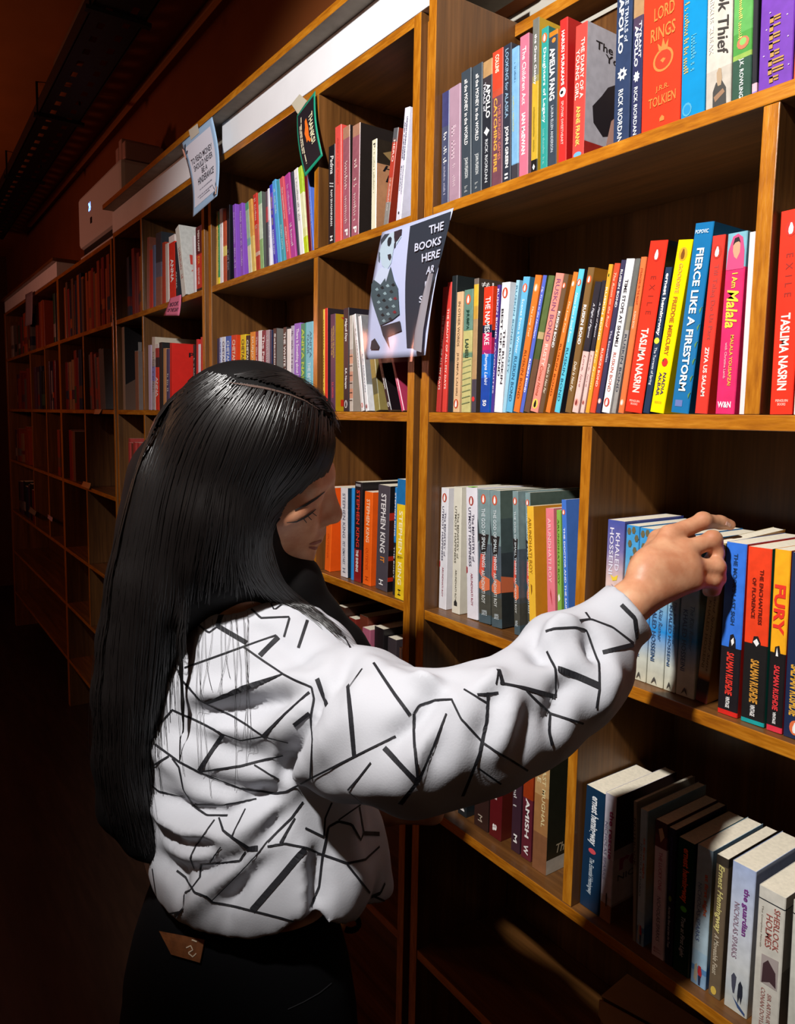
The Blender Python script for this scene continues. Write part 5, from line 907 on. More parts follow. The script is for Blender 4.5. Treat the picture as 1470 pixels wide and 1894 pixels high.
# creases and puffs (ridge +, valley -): polyline, height, half width
FOLDS = [(A_((880, 930), (920, 740), (1010, 590), (1050, 440)), -.014, .011), (A_((930, 940), (960, 760), (1050, 600), (1110, 470)), .008, .014), (A_((430, 590), (600, 580), (800, 540), (980, 480)), -.011, .012), (A_((450, 500), (650, 500), (850, 460), (1000, 430)), .008, .014), (A_((520, 650), (700, 660), (900, 650)), .006, .013), (A_((330, 640), (520, 700), (700, 770), (880, 820)), -.006, .012),
         (A_((440, 860), (600, 930), (760, 960), (880, 940)), -.009, .011), (A_((330, 960), (480, 1040), (640, 1060), (780, 980), (880, 945)), -.013, .009), (A_((300, 1000), (450, 1110), (620, 1120), (760, 1050)), .012, .014), (A_((350, 1110), (470, 1170), (600, 1170)), -.012, .008), (A_((380, 1190), (520, 1240), (660, 1220), (780, 1130)), .01, .012), (A_((400, 1290), (540, 1290), (700, 1230), (830, 1130), (930, 1010)), -.01, .01),
         (A_((420, 1480), (560, 1390), (700, 1280), (830, 1160)), .009, .012), (A_((560, 1470), (700, 1370), (820, 1240)), -.008, .011), (A_((300, 1230), (400, 1300), (440, 1420)), -.008, .011), (A_((980, 1190), (1000, 1350), (990, 1520)), .012, .01), (A_((1020, 1230), (1040, 1380), (1030, 1480)), -.016, .013), (A_((620, 1560), (640, 1480), (700, 1380)), -.005, .008), (A_((1180, 1020), (1190, 1200), (1240, 1370)), .006, .02),
         (A_((260, 700), (400, 830), (520, 930)), .005, .013), (A_((700, 160), (850, 250), (1030, 390)), -.004, .012),
         (B_((300, 290), (240, 420), (180, 560), (60, 760)), -.008, .012), (B_((390, 350), (300, 540), (150, 700)), .006, .018), (B_((545, 400), (600, 420), (640, 440)), .011, .008), (B_((660, 430), (560, 560), (430, 650)), -.008, .012), (B_((700, 440), (640, 580), (520, 740)), .01, .013), (B_((690, 500), (650, 600), (590, 720)), -.007, .009), (B_((770, 480), (740, 620), (650, 790)), .006, .016), (B_((850, 440), (840, 540), (780, 640)), -.007, .011), (B_((790, 450), (830, 420), (860, 370)), .008, .009),
         (B_((930, 430), (880, 560), (860, 700)), .007, .016), (B_((1010, 300), (980, 260), (1000, 210)), -.008, .01), (B_((1030, 250), (1100, 190), (1180, 200)), .008, .011), (B_((1060, 330), (1020, 300), (1000, 330)), -.009, .009), (B_((1160, 400), (1100, 440), (1060, 600)), -.009, .011), (B_((1210, 240), (1230, 300), (1250, 340)), -.009, .009), (B_((1180, 180), (1220, 260), (1260, 330)), -.006, .008), (B_((1270, 330), (1290, 390), (1240, 520)), .007, .012), (B_((1000, 480), (960, 600), (900, 720)), -.005, .012), (B_((200, 840), (400, 790), (560, 810)), .005, .018),
         (B_((30, 680), (20, 760), (60, 830)), .008, .011), (B_((330, 300), (420, 360), (500, 400)), .004, .01)]
nn = normals(gv, gfc); disp = np.zeros(len(gv))
for pts, amp, w in FOLDS:
    pl = []
    for (x0, y0), (x1, y1) in zip(pts[:-1], pts[1:]):
        m_ = max(2, int(math.hypot(x1-x0, y1-y0)/7))
        for i in range(m_): pl.append((x0+(x1-x0)*i/m_, y0+(y1-y0)*i/m_))
    pl.append(pts[-1]); hit = [cast(B0, *p) for p in pl]; n_ = len(pl)
    best = np.zeros(len(gv))
    for i, hh in enumerate(hit):
        if hh is None: continue
        en = min(1, .25+min(i, n_-1-i)/(n_*.25+1e-6)); d2 = ((gv-hh[0])**2).sum(1); k = d2 < (3*w)**2
        best[k] = np.maximum(best[k], en*np.exp(-d2[k]/(w*w)))
    disp += amp*1.6*best
rg = np.random.default_rng(3)
ph = gv@rg.normal(size=(3, 6))*55+rg.uniform(0, 6, 6); disp += (np.sin(ph).sum(1))*.00045
# gathered hem and cuff
hz_ = np.clip(1-(gv[:, 2]-zz(.915))/.05, 0, 1); disp += hz_*.0007*np.sin(np.arctan2(gv[:, 1]-hemc[1], gv[:, 0]-hemc[0])*34)
gv = gv+nn*disp[:, None]; gv = smooth(gv, gfc, 4, .5)
# open the hem: drop the flat underside
fc = gv[gfc].mean(1); fn = np.cross(gv[gfc[:, 2]]-gv[gfc[:, 0]], gv[gfc[:, 3]]-gv[gfc[:, 1]]); fn /= np.linalg.norm(fn, axis=1)[:, None]+1e-12
keep = ~((fn[:, 2] < -.8) & (fc[:, 2] < zz(.95)) & (fc[:, 0] < -.6)); BF = gfc[keep]
blouse = qmesh('blouse', gv, BF, BLOUSE, person, BASE); BT = bvh(gv, gfc)
md = blouse.modifiers.new('cloth_thickness', 'SOLIDIFY'); md.thickness = .0018; md.offset = -1
WK = 1.0
def ribbons(name, strokes, tree, m, parent, off=.0009, step=5, maxjump=.04):
    V, F = [], []
    for pts, w in strokes:
        pl = []
        ws = w if isinstance(w, (list, tuple)) else (w, w); L_ = [0]
        for (x0, y0), (x1, y1) in zip(pts[:-1], pts[1:]): L_.append(L_[-1]+math.hypot(x1-x0, y1-y0))
        nst = max(2, int(L_[-1]/step))
        for i in range(nst+1):
            s = L_[-1]*i/nst; j = max(0, min(len(pts)-2, np.searchsorted(L_, s, 'right')-1)); t = (s-L_[j])/max(1e-6, L_[j+1]-L_[j])
            pl.append((pts[j][0]+(pts[j+1][0]-pts[j][0])*t, pts[j][1]+(pts[j+1][1]-pts[j][1])*t, np.interp(i/nst, np.linspace(0, 1, len(ws)), ws)))
        run = []
        def flush():
            if len(run) > 1:
                k0 = len(V)
                for i, (p, n, wd) in enumerate(run):
                    a = run[max(0, i-1)][0]; b = run[min(len(run)-1, i+1)][0]; t = b-a; sd = np.cross(n, t); sd /= np.linalg.norm(sd)+1e-12
                    V.append(p+n*off+sd*wd/2); V.append(p+n*off-sd*wd/2)
                    if i: F.append((k0+2*i-2, k0+2*i-1, k0+2*i+1, k0+2*i))
            run.clear()
        for x, y, wpx in pl:
            h = cast(tree, x, y)
            if h is None: flush(); continue
            if run and np.linalg.norm(h[0]-run[-1][0]) > maxjump: flush()
            run.append((h[0], h[1], wpx*WK*((h[0]-CAM)@FW)/FPX))
        flush()
    o = mesh_obj(name, [v-BASE for v in V], F, m, parent); return o
PR = [(A_((620, 70), (615, 130), (595, 190)), 7), (A_((595, 190), (725, 268)), (5, 5.5)), (A_((610, 85), (470, 155), (340, 250)), 2.2), (A_((470, 155), (555, 222), (598, 190)), 2.2), (A_((340, 250), (410, 380), (437, 440), (520, 530)), 2.6), (A_((520, 530), (660, 600), (800, 685)), 2.2),
      (A_((445, 380), (710, 285), (860, 232)), 2), (A_((710, 285), (890, 410), (1020, 468)), 2.2), (A_((870, 240), (785, 325)), 6), (A_((890, 410), (720, 470), (540, 540)), (2.5, 7, 5)), (A_((1020, 468), (1030, 520), (1015, 600), (1025, 700), (1015, 880)), 2.4), (A_((1010, 490), (900, 590), (800, 690)), (3, 4.5)),
      (A_((275, 700), (390, 570), (480, 610), (620, 680), (700, 708), (800, 690), (915, 718)), 2.2), (A_((620, 680), (510, 845)), 5), (A_((510, 850), (700, 825), (890, 775)), 2.5), (A_((760, 820), (870, 885)), 1.8), (A_((275, 700), (420, 805), (510, 850), (700, 925), (850, 950), (905, 940)), 2.4), (A_((290, 830), (375, 780)), 2.4),
      (A_((390, 790), (420, 830), (440, 930), (490, 1010), (545, 1050), (640, 1050)), 2.4), (A_((265, 885), (330, 940), (450, 965)), 2.2), (A_((490, 998), (620, 1000), (770, 975)), 2), (A_((600, 1060), (620, 1120), (730, 1195)), (2, 4)), (A_((725, 1200), (775, 1198)), 6), (A_((720, 1020), (660, 1140)), 1.6),
      (A_((980, 985), (930, 1060), (820, 1170)), 2.6), (A_((945, 1060), (880, 1175)), (2, 4)), (A_((820, 1190), (900, 1175), (990, 1195)), 2.4), (A_((820, 1165), (780, 1215), (690, 1310), (560, 1440)), 1.5), (A_((990, 1200), (880, 1330), (750, 1480)), 7.5), (A_((750, 1480), (950, 1530)), 2.4),
      (A_((750, 1480), (570, 1440), (545, 1415), (490, 1400), (480, 1380), (450, 1330), (410, 1300)), 2.4), (A_((695, 1255), (520, 1270), (515, 1330), (470, 1390), (445, 1400), (440, 1470), (350, 1560)), 2.4), (A_((720, 1210), (695, 1255)), 2.4), (A_((580, 1070), (500, 1180), (470, 1240), (490, 1290)), 1.8), (A_((610, 1190), (560, 1260)), 1.6), (A_((300, 1290), (315, 1400), (315, 1530)), 2.4), (A_((315, 1500), (430, 1485)), 2.2),
      (A_((1110, 990), (1080, 1060), (1075, 1140)), 2.4), (A_((990, 1105), (1075, 1145)), 2.4), (A_((1240, 1000), (1140, 1070)), 1.8), (A_((1235, 1010), (1255, 1130)), 3.5), (A_((1255, 1130), (1325, 1133)), 4.5), (A_((1070, 1230), (1095, 1100), (1140, 1075), (1200, 1090), (1240, 1160), (1255, 1125)), 3), (A_((990, 1195), (1070, 1225), (1180, 1265), (1260, 1250), (1325, 1190)), 2.6), (A_((1070, 1230), (1055, 1370), (1015, 1465)), 2.8),
      (A_((1180, 1270), (1290, 1410), (1360, 1440)), 2.4), (A_((1290, 1415), (1330, 1400), (1350, 1355)), (5, 4)), (A_((720, 90), (790, 155), (920, 150), (895, 240)), 2.4), (A_((1000, 165), (960, 290)), 3.4), (A_((835, 90), (850, 120), (890, 90)), 2), (A_((1165, 240), (1195, 290)), 2.4),
      (A_((1045, 430), (1090, 550)), 5.5), (A_((1185, 460), (1215, 780)), (5, 8)), (A_((1250, 385), (1190, 470)), 2.2), (A_((940, 640), (1010, 585)), 5), (A_((905, 940), (1015, 880), (1220, 780), (1400, 690)), 2.4), (A_((1290, 810), (1235, 880), (1185, 935), (1250, 990)), 2.4),
      (B_((390, 340), (430, 400), (470, 460), (525, 535)), (3, 4.5)), (B_((540, 530), (560, 500), (620, 480), (685, 478), (720, 550), (800, 640), (970, 745)), 2.5), (B_((540, 530), (545, 650), (555, 780)), 3.4), (B_((665, 530), (620, 640), (560, 780), (490, 870)), (2, 4, 6)), (B_((430, 660), (555, 790)), 6), (B_((820, 450), (815, 560), (790, 680), (725, 840)), 4), (B_((785, 735), (870, 795)), 2.4),
      (B_((860, 365), (875, 415)), 5.5), (B_((865, 415), (960, 435), (1075, 468)), (3, 6)), (B_((960, 440), (1055, 530), (1180, 568)), 2.6), (B_((1055, 530), (1050, 600), (1062, 650)), (2.5, 4.5)), (B_((1045, 295), (1075, 360), (1075, 470)), 3), (B_((1085, 362), (1150, 385), (1240, 425)), 7.5), (B_((1040, 220), (1070, 210), (1150, 205), (1190, 215), (1210, 260), (1240, 340), (1242, 440), (1230, 510)), 2.6),
      (B_((780, 460), (860, 452)), 3), (B_((730, 440), (815, 490)), 2.4), (B_((860, 370), (850, 420)), 2), (B_((1190, 150), (1205, 172)), 2.6), (B_((1165, 180), (1210, 175), (1290, 205), (1370, 265)), 3), (B_((1325, 120), (1375, 170), (1382, 250)), 5), (B_((1255, 300), (1370, 270)), 5)]
WK = 1.6
pl_ = ribbons('line_print', PR, BT, INK, blouse); pl_['kind'] = 'stuff'; WK = 1.0

# --- jeans
jf = Field(grid(-1.2, -.55, .008), grid(-.72, -.08, .008), grid(.03, .99, .009))
js = [(zz(.68), HIP[0], HIP[1], .18, .135), (zz(.76), HIP[0], HIP[1], .178, .132), (zz(.82), HIP[0], HIP[1]+.002, .165, .122), (zz(.88), HIP[0]*.8+WAI[0]*.2, HIP[1]*.8+WAI[1]*.2, .147, .104), (zz(.906), HIP[0]*.6+WAI[0]*.4, HIP[1]*.6+WAI[1]*.4, .136, .095)]
jf.tube(js, tu, tv2, .02)
for sg in (-1, 1):
    hj = np.array([HIP[0]+tu[0]*.08*sg, HIP[1]+tu[1]*.08*sg, .72]); kn = np.array([hj[0], hj[1]+.02, .43]); an = np.array([kn[0], kn[1]-.02, .1])
    jf.cone(hj, kn, .1, .068, .03); jf.cone(kn, an, .066, .048, .02)
jv, jfc = jf.mesh(); jv = smooth(jv, jfc, 2); del jf
jeans = qmesh('jeans', jv, jfc, DENIM, person, BASE); JT = bvh(jv, jfc)
LEATH = mat('#6a3c1c', .6, .4, .2, nscale=120)
def patch(name, quad, tree, m, parent, off, n=7):
    V, F = [], []
    for i in range(n):
        for j in range(n):
            u, w = i/(n-1), j/(n-1); q = np.array(quad, float); x, y = (q[0]*(1-u)+q[1]*u)*(1-w)+(q[3]*(1-u)+q[2]*u)*w; h = cast(tree, x, y)
            V.append((h[0]+h[1]*off if h else P(x, y, .92))-BASE)
    for i in range(n-1):
        for j in range(n-1): a = i*n+j; F.append((a, a+n, a+n+1, a+1))
    o = mesh_obj(name, V, F, m, parent); md = o.modifiers.new('thickness', 'SOLIDIFY'); md.thickness = .0015; return o
wp = patch('waist_patch', [(300, 1722), (382, 1738), (374, 1779), (322, 1764)], JT, LEATH, jeans, .003)
ribbons('patch_mark', [([(350, 1752), (358, 1748), (362, 1756), (353, 1761), (362, 1768), (368, 1762)], 2), ([(360, 1738), (369, 1741)], 2)], JT, mat('#c8b49a', .6), jeans, .0052, 3)
ribbons('pocket_seam', [([(532, 1866), (560, 1853), (590, 1836), (612, 1818)], 1.6)], JT, mat('#2c2c30', .8), jeans, .001, 5)
lp = [P(638+16*math.cos(t)+10, 1708+13*math.sin(t), .975*KS) for t in np.linspace(-2.2, 2.2, 13)]
def tube3(name, pts, r, m, parent, n=6):
    V, F = [], []
    for i, p in enumerate(pts):
        t = pts[min(i+1, len(pts)-1)]-pts[max(i-1, 0)]; t = t/np.linalg.norm(t); a = np.cross(t, (0, 0, 1) if abs(t[2]) < .9 else (1, 0, 0)); a /= np.linalg.norm(a); b = np.cross(t, a)
        for k in range(n): V.append(p+(a*math.cos(2*math.pi*k/n)+b*math.sin(2*math.pi*k/n))*r-BASE)
        if i:
            for k in range(n): F.append(((i-1)*n+k, (i-1)*n+(k+1) % n, i*n+(k+1) % n, i*n+k))
    F += [tuple(range(n-1, -1, -1)), tuple(range((len(pts)-1)*n, len(pts)*n))]
    return mesh_obj(name, V, F, m, parent, smooth=True)
tube3('belt_loop', lp, .0035, DENIM, jeans)
for sg in (-1, 1):
    an = np.array([HIP[0]+tu[0]*.08*sg, HIP[1]+tu[1]*.08*sg, 0]); sh = Field(grid(an[0]-.2, an[0]+.2, .008), grid(an[1]-.2, an[1]+.25, .008), grid(-.008, .13, .008))
    f3 = np.array([tv2[0], tv2[1], 0]); sh.cone(an+np.array([0, 0, .05])-f3*.05, an+np.array([0, 0, .045])+f3*.13, .045, .036, .02); sh.cone(an+np.array([0, 0, .05])-f3*.03, an+np.array([0, 0, .1])-f3*.03, .045, .042, .02)
    sh.v[:, :, :2] = np.maximum(sh.v[:, :, :2], .004); v_, f_ = sh.mesh(); qmesh('shoe', smooth(v_, f_, 1), f_, mat('#1a1a1c', .6), person, BASE)

# --- face details
ribbons('eyelashes', [([(530, 966), (548, 964), (562, 957), (574, 949), (583, 941)], (1.5, 3.5, 4.5, 2)), ([(560, 958), (566, 966)], 1.6), ([(568, 954), (575, 961)], 1.6), ([(576, 948), (584, 954)], 1.6)], BODY, mat('#120c0a', .6), body, .0012, 3)
ribbons('eyebrow', [([(545, 944), (565, 934), (585, 921), (600, 909)], (2, 5, 5, 2))], BODY, mat('#1a100c', .7), body, .0008, 3)
ribbons('lips', [([(572, 1006), (584, 1004), (594, 1000)], (3, 7, 5)), ([(571, 1012), (583, 1014), (592, 1012)], (3, 7, 5))], BODY, mat('#8c4a40', .5), body, .0006, 3)
nl = FG[0][3][0]; fd = FG[0][3][0]-FG[0][2][0]; fd /= np.linalg.norm(fd)
ribbons('fingernail', [([(1341, 967), (1350, 972)], (7, 6))], BODY, mat('#e0b0a0', .25), body, .0008, 2)

# --- hair
hf = Field(grid(-1.15, -.62, .006), grid(-.7, -.2, .006), grid(.88, 1.64, .006))
hf.ell(hl(-.022, 0, .04), (.104, .09, .094), HR, .01)
HC = lambda *q: [(PK(a, b, c), d) for a, b, c, d in q]
for ch in (HC((405, 845, .965, .085), (350, 900, .96, .074), (322, 980, .955, .066), (292, 1080, .95, .06), (256, 1180, .945, .047), (236, 1280, .94, .04), (226, 1400, .94, .033), (232, 1490, .94, .031), (262, 1555, .94, .018), (284, 1592, .94, .006)),
           HC((440, 850, .94, .078), (415, 950, .935, .066), (405, 1030, .945, .06), (390, 1072, .97, .042), (322, 1105, .965, .042), (272, 1165, .95, .028)),
           HC((465, 880, .925, .04), (455, 970, .93, .036), (472, 1045, .96, .036), (540, 1098, .985, .03), (590, 1140, 1.0, .026), (640, 1186, 1.01, .021), (690, 1225, 1.02, .013)),
           HC((500, 1060, .98, .026), (545, 1075, .99, .032), (568, 1110, 1.0, .022)),
           HC((336, 1120, .915, .012), (334, 1200, .9, .006), (337, 1300, .897, .005), (333, 1420, .9, .003))):
    for (a, ra), (b, rb) in zip(ch[:-1], ch[1:]): hf.cone(a, b, ra, rb, .02 if ra > .015 else .004)
hv, hfc = hf.mesh(); hv = smooth(hv, hfc, 2); del hf
HB = mat('#070505', .7, .15)
hair = qmesh('hair', hv, hfc, HB, person, BASE); HT = bvh(hv, hfc)
GD = [[(612, 785), (618, 825), (602, 880), (562, 924), (508, 950), (490, 1000), (515, 1075), (600, 1150), (655, 1200)], [(592, 762), (592, 830), (552, 890), (490, 950), (474, 1040), (515, 1100), (600, 1150), (640, 1190)], [(557, 740), (542, 820), (497, 900), (470, 980), (468, 1060), (510, 1105), (560, 1125)], [(512, 724), (482, 800), (442, 900), (428, 1000), (425, 1080), (420, 1112)], [(472, 714), (422, 790), (382, 900), (362, 1020), (345, 1090), (340, 1125)],
      [(442, 706), (372, 780), (328, 900), (300, 1050), (284, 1200), (262, 1400), (282, 1570)], [(422, 697), (337, 760), (287, 880), (254, 1050), (234, 1250), (230, 1450), (272, 1592)], [(402, 691), (312, 745), (266, 860), (228, 1000), (200, 1180), (192, 1380), (215, 1550)], [(385, 692), (303, 750), (256, 870), (211, 1040), (184, 1230), (180, 1400), (196, 1510)]]
TOP = [[(600, 768), (614, 775), (620, 800)], [(560, 738), (592, 736), (612, 765), (618, 790)], [(510, 714), (550, 712), (590, 730), (612, 760)], [(460, 702), (510, 694), (560, 708), (605, 748)], [(430, 696), (480, 687), (530, 694), (580, 716)]]
def resample(g, n):
    g = np.array(g, float); L_ = np.concatenate([[0], np.cumsum(np.hypot(*np.diff(g, axis=0).T))]); t = np.linspace(0, L_[-1], n)
    # Catmull-like smoothing by dense linear + box filter
    d = np.stack([np.interp(np.linspace(0, L_[-1], 60), L_, g[:, i]) for i in (0, 1)], 1)
    for _ in range(6): d[1:-1] = (d[:-2]+2*d[1:-1]+d[2:])/4
    return np.stack([np.interp(np.linspace(0, 59, n), np.arange(60), d[:, i]) for i in (0, 1)], 1)
def strands(name, guides, count, npt, wpx, seed, m, lift=(.0005, .004)):
    q = np.random.default_rng(seed); G = [resample(g, npt) for g in guides]; V, F = [], []
    for _ in range(count):
        t = q.uniform(0, len(G)-1.001); i = int(t); c = G[i]*(1-t+i)+G[i+1]*(t-i); s0 = q.uniform(0, .12); s1 = q.uniform(.72, 1.0)
        ii = np.linspace(s0, s1, npt)*(npt-1); c = np.stack([np.interp(ii, np.arange(npt), c[:, k]) for k in (0, 1)], 1)
        ph = q.uniform(0, 6.3, 2); wv = np.linspace(0, 1, npt); c[:, 0] += 3.5*wv*np.sin(ph[0]+wv*7)+q.normal(0, 2.0)*wv*3; c[:, 1] += 1.5*np.sin(ph[1]+wv*5)
        up = q.uniform(*lift); w = wpx*q.uniform(.5, 1.3); pts = []; last = None
        for x, y in c:
            h = cast(HT, x, y); h2 = cast(BT, x, y)
            if h2 is not None and (h is None or (h2[0]-CAM)@FW < (h[0]-CAM)@FW): h = (h2[0], h2[1]) if last is not None else h
            if h is not None and (last is None or np.linalg.norm(h[0]-last[0]) < .07): last = h; pts.append((h[0]+h[1]*up, h[1]))
            elif last is not None:
                dd = (last[0]-CAM)@FW; pts.append((P(x, y, dd)+last[1]*up, last[1]))
        if len(pts) < 4: continue
        k0 = len(V)
        for j, (p, n_) in enumerate(pts):
            a = pts[max(0, j-1)][0]; b = pts[min(len(pts)-1, j+1)][0]; sd = np.cross(n_, b-a); sd /= np.linalg.norm(sd)+1e-9
            ww = w*.00068*(1-.75*(j/(len(pts)-1))**2); V += [p+sd*ww-BASE, p+n_*ww*.8-BASE, p-sd*ww-BASE]
            if j:
                o = k0+3*j; F += [(o-3, o-2, o+1, o), (o-2, o-1, o+2, o+1)]
    o = mesh_obj(name, V, F, m, hair, smooth=True); o['kind'] = 'stuff'; return o
strands('hair_strands', GD, 1500, 22, 1.6, 5, HAIRM)
strands('fringe_strands', TOP, 220, 10, 1.5, 6, HAIRM, (.0005, .003))
ribbons('hair_parting', [([(425, 712), (455, 716), (490, 722), (530, 732), (560, 744), (585, 760)], (1, 5, 4, 3, 1))], HT, mat('#4a352c', .8), hair, .0042, 5)
fq = np.random.default_rng(9); FL = []
for k in range(18):
    x = fq.uniform(325, 470); y = fq.uniform(1120, 1150); sw = fq.uniform(-18, 18); ln = fq.uniform(120, 330); FL.append([P(x+sw*t+8*math.sin(t*3+k)*t, y+ln*t, .83-.004*math.sin(t*4)) for t in np.linspace(0, 1, 34)])
SV, SF = [], []
for pts in FL:
    hits = []
    for p in pts:
        d = p-CAM; h = BT.ray_cast(Vector(CAM), Vector(d).normalized())
        if h[0] is None: break
        hits.append(np.array(h[0])-FW*.0035)
    if len(hits) < 4: continue
    k0 = len(SV)
    for j, p in enumerate(hits):
        SV += [p+RT*.00022-BASE, p-FW*.0003-BASE, p-RT*.00022-BASE]
        if j: o = k0+3*j; SF += [(o-3, o-2, o+1, o), (o-2, o-1, o+2, o+1)]
so = mesh_obj('loose_strands', SV, SF, HAIRM, hair, smooth=True); so['kind'] = 'stuff'

# ------------------------------------------------------------------ posters, notes, cardboard
def bil(q, u, w):   # u right, w up ; q = TL, TR, BR, BL
    return (q[3]*(1-u)+q[2]*u)*(1-w)+(q[0]*(1-u)+q[1]*u)*w
def sheet(name, label, cat, quad, m, bend=lambda u, w: 0.0, nu=16, nv=20, thick=.0006):
    Q = [np.array(p) for p in quad]; c = sum(Q)/4; n = np.cross(Q[1]-Q[0], Q[3]-Q[0]); n /= np.linalg.norm(n); n = n if n@(CAM-c) > 0 else -n
    S = lambda u, w, off=0.0: bil(Q, u, w)+n*(bend(u, w)+off)-c
    V = [S(i/nu, j/nv) for i in range(nu+1) for j in range(nv+1)]; F = [(i*(nv+1)+j, (i+1)*(nv+1)+j, (i+1)*(nv+1)+j+1, i*(nv+1)+j+1) for i in range(nu) for j in range(nv)]
    o = mesh_obj(name, V, F, m, None, smooth=True); o.location = c; md = o.modifiers.new('paper', 'SOLIDIFY'); md.thickness = thick; md.offset = 0
    tag(o, label, cat); return o, S
def inv(qpx, pt):   # pixel -> (u, w) in the photographed quad
    q = [np.array(p, float) for p in qpx]; u = w = .5; p = np.array(pt, float)
    for _ in range(12):
        e = bil(q, u, w)-p; du = (q[2]-q[3])*(1-w)+(q[1]-q[0])*w; dw = (q[0]*(1-u)+q[1]*u)-(q[3]*(1-u)+q[2]*u); d = np.linalg.solve(np.stack([du, dw], 1), -e); u += d[0]; w += d[1]
    return u, w
def sprint(name, polys, S, parent, off=.0009, fine=0):
    V, F, mi, ms = [], [], [], []
    for k_, (pts, c) in enumerate(polys):
        bm = bmesh.new(); bm.faces.new([bm.verts.new((a, b, 0)) for a, b in pts]); bmesh.ops.triangulate(bm, faces=bm.faces[:])
        for ax, n in ((0, 16), (1, 20)):
            for i in range(-2, n+3):
                bmesh.ops.bisect_plane(bm, geom=bm.verts[:]+bm.edges[:]+bm.faces[:], plane_co=(i/n, i/n, 0), plane_no=(1, 0, 0) if ax == 0 else (0, 1, 0))
        k = len(V); bm.verts.index_update(); V += [S(v.co.x, v.co.y, off+.00016*min(k_, 12)) for v in bm.verts]
        if c not in ms: ms.append(c)
        for f in bm.faces: F.append(tuple(k+v.index for v in f.verts)); mi.append(ms.index(c))
        bm.free()
    return mesh_obj(name, V, F, [mat(c, .5) for c in ms], parent, mi)
def dashes(S, par, u0, u1, w0, w1, c, rot=False, n=9, seed=0):
    """lettering too small to read in the photo: a line of word-long strokes"""
    q = random.Random(seed); t = 0; ps = []
    while t < 1:
        L = q.uniform(.06, .16); e = min(1, t+L)
        if rot: ps.append(([(u0, w1-(w1-w0)*t), (u1, w1-(w1-w0)*t), (u1, w1-(w1-w0)*e), (u0, w1-(w1-w0)*e)], c))
        else: ps.append(([(u0+(u1-u0)*t, w0), (u0+(u1-u0)*e, w0), (u0+(u1-u0)*e, w1), (u0+(u1-u0)*t, w1)], c))
        t = e+.025
    sprint('small_print', ps, S, par, .0013)['kind'] = 'stuff'
def stext(s, S, u0, u1, w0, w1, c, parent, bold=.01, sh=0, rot=False, off=.0014):
    if rot: fn = lambda a, b: S(u0+(u1-u0)*b, w1-(w1-w0)*a, off)
    else: fn = lambda a, b: S(u0+(u1-u0)*a, w0+(w1-w0)*b, off)
    return text_on('lettering', s, fn, c, parent, bold, sh)
# pale blue poster
Q1 = [(335, 266), (392, 216), (405, 363), (353, 401)]
q3 = [onp(*Q1[0], 1, -.045), onp(*Q1[1], 1, -.045), onp(*Q1[2], 1, -.052), onp(*Q1[3], 1, -.052)]
bl, S1 = sheet('poster', 'pale blue poster about reading and money taped under the cornice', 'poster', q3, mat('#9cbcdc', .55), lambda u, w: -.012*math.sin(w*3.1)+.01*(1-w)*(u-.5))
sprint('inner_panel', [([(.09, .1), (.9, .1), (.9, .92), (.09, .92)], '#dcdcea')], S1, bl)
for t, u0, u1, w0, w1 in (('TO READ MONEY', .14, .84, .66, .735), ('SHOULD NEVER', .18, .82, .565, .64), ('BE A', .42, .62, .475, .545), ('HINDERANCE', .26, .82, .36, .45)): stext(t, S1, u0, u1, w0, w1, '#34343f', bl, .014)
for i_, (u0, u1, w) in enumerate(((.3, .78, .28), (.22, .8, .2), (.3, .7, .165))): dashes(S1, bl, u0, u1, w, w+.012, '#9c9cac', seed=i_)
LEAF = [([(u, w), (u+du*.5-.01, w+dw*.5+.015), (u+du, w+dw), (u+du*.5+.01, w+dw*.5-.012)], '#2c3440') for u, w, du, dw in ((.03, .86, .06, .08), (.05, .84, .09, .03), (.04, .82, .02, -.08), (.06, .9, .07, .06), (.92, .1, -.09, .06), (.94, .08, -.1, -.03), (.93, .12, -.02, .1), (.95, .06, -.06, -.05), (.9, .12, -.1, .08))]
sprint('leaf_print', LEAF+[([(0, .78), (.05, .8), (.05, .9), (0, .93)], '#e0a898'), ([(.95, .03), (1, .02), (1, .14), (.96, .12)], '#e0b8a0')], S1, bl, .0016)
V = [S1(u, w, .001) for u, w in ((.3, .95), (.58, .95), (.6, 1.06), (.32, 1.07))]; mesh_obj('tape', V, [(0, 1, 2, 3)], mat('#c8c0b0', .4), bl)
# hanging thank-you card
Q2 = [(549, 214), (580, 167), (593.7, 287), (564, 327.6)]
q3 = [onp(*p, 1, -.012) for p in Q2]
th, S2 = sheet('thank_you_card', 'small black card with teal border hanging by tape from the white fascia', 'card', q3, mat('#189878', .5), lambda u, w: .006*math.sin(w*3.1)-.004*u)
sprint('card_face', [([(.08, .05), (.93, .04), (.93, .95), (.07, .96)], '#1c1820')], S2, th)
stext('THANKS!', S2, .66, .86, .28, .74, '#f0e8c0', th, .02, rot=True)
for k, (w0, w1) in enumerate(((.12, .86), (.3, .74))): dashes(S2, th, .24-.07*k, .285-.07*k, w0, w1, '#d8ccb0', True, seed=5+k)
sprint('orange_figure', [([(.46, .72), (.54, .74), (.58, .66), (.62, .56), (.6, .44), (.66, .36), (.6, .34), (.52, .4), (.46, .38), (.44, .46), (.4, .54), (.46, .62)], '#e87020')], S2, th, .0016)
V = [S2(u, w, .0015) for u, w in ((.1, .98), (.6, 1.0), (.2, 1.28), (-.25, 1.3))]; mesh_obj('tape', V, [(0, 1, 2, 3)], mat('#c4bca8', .4), th)
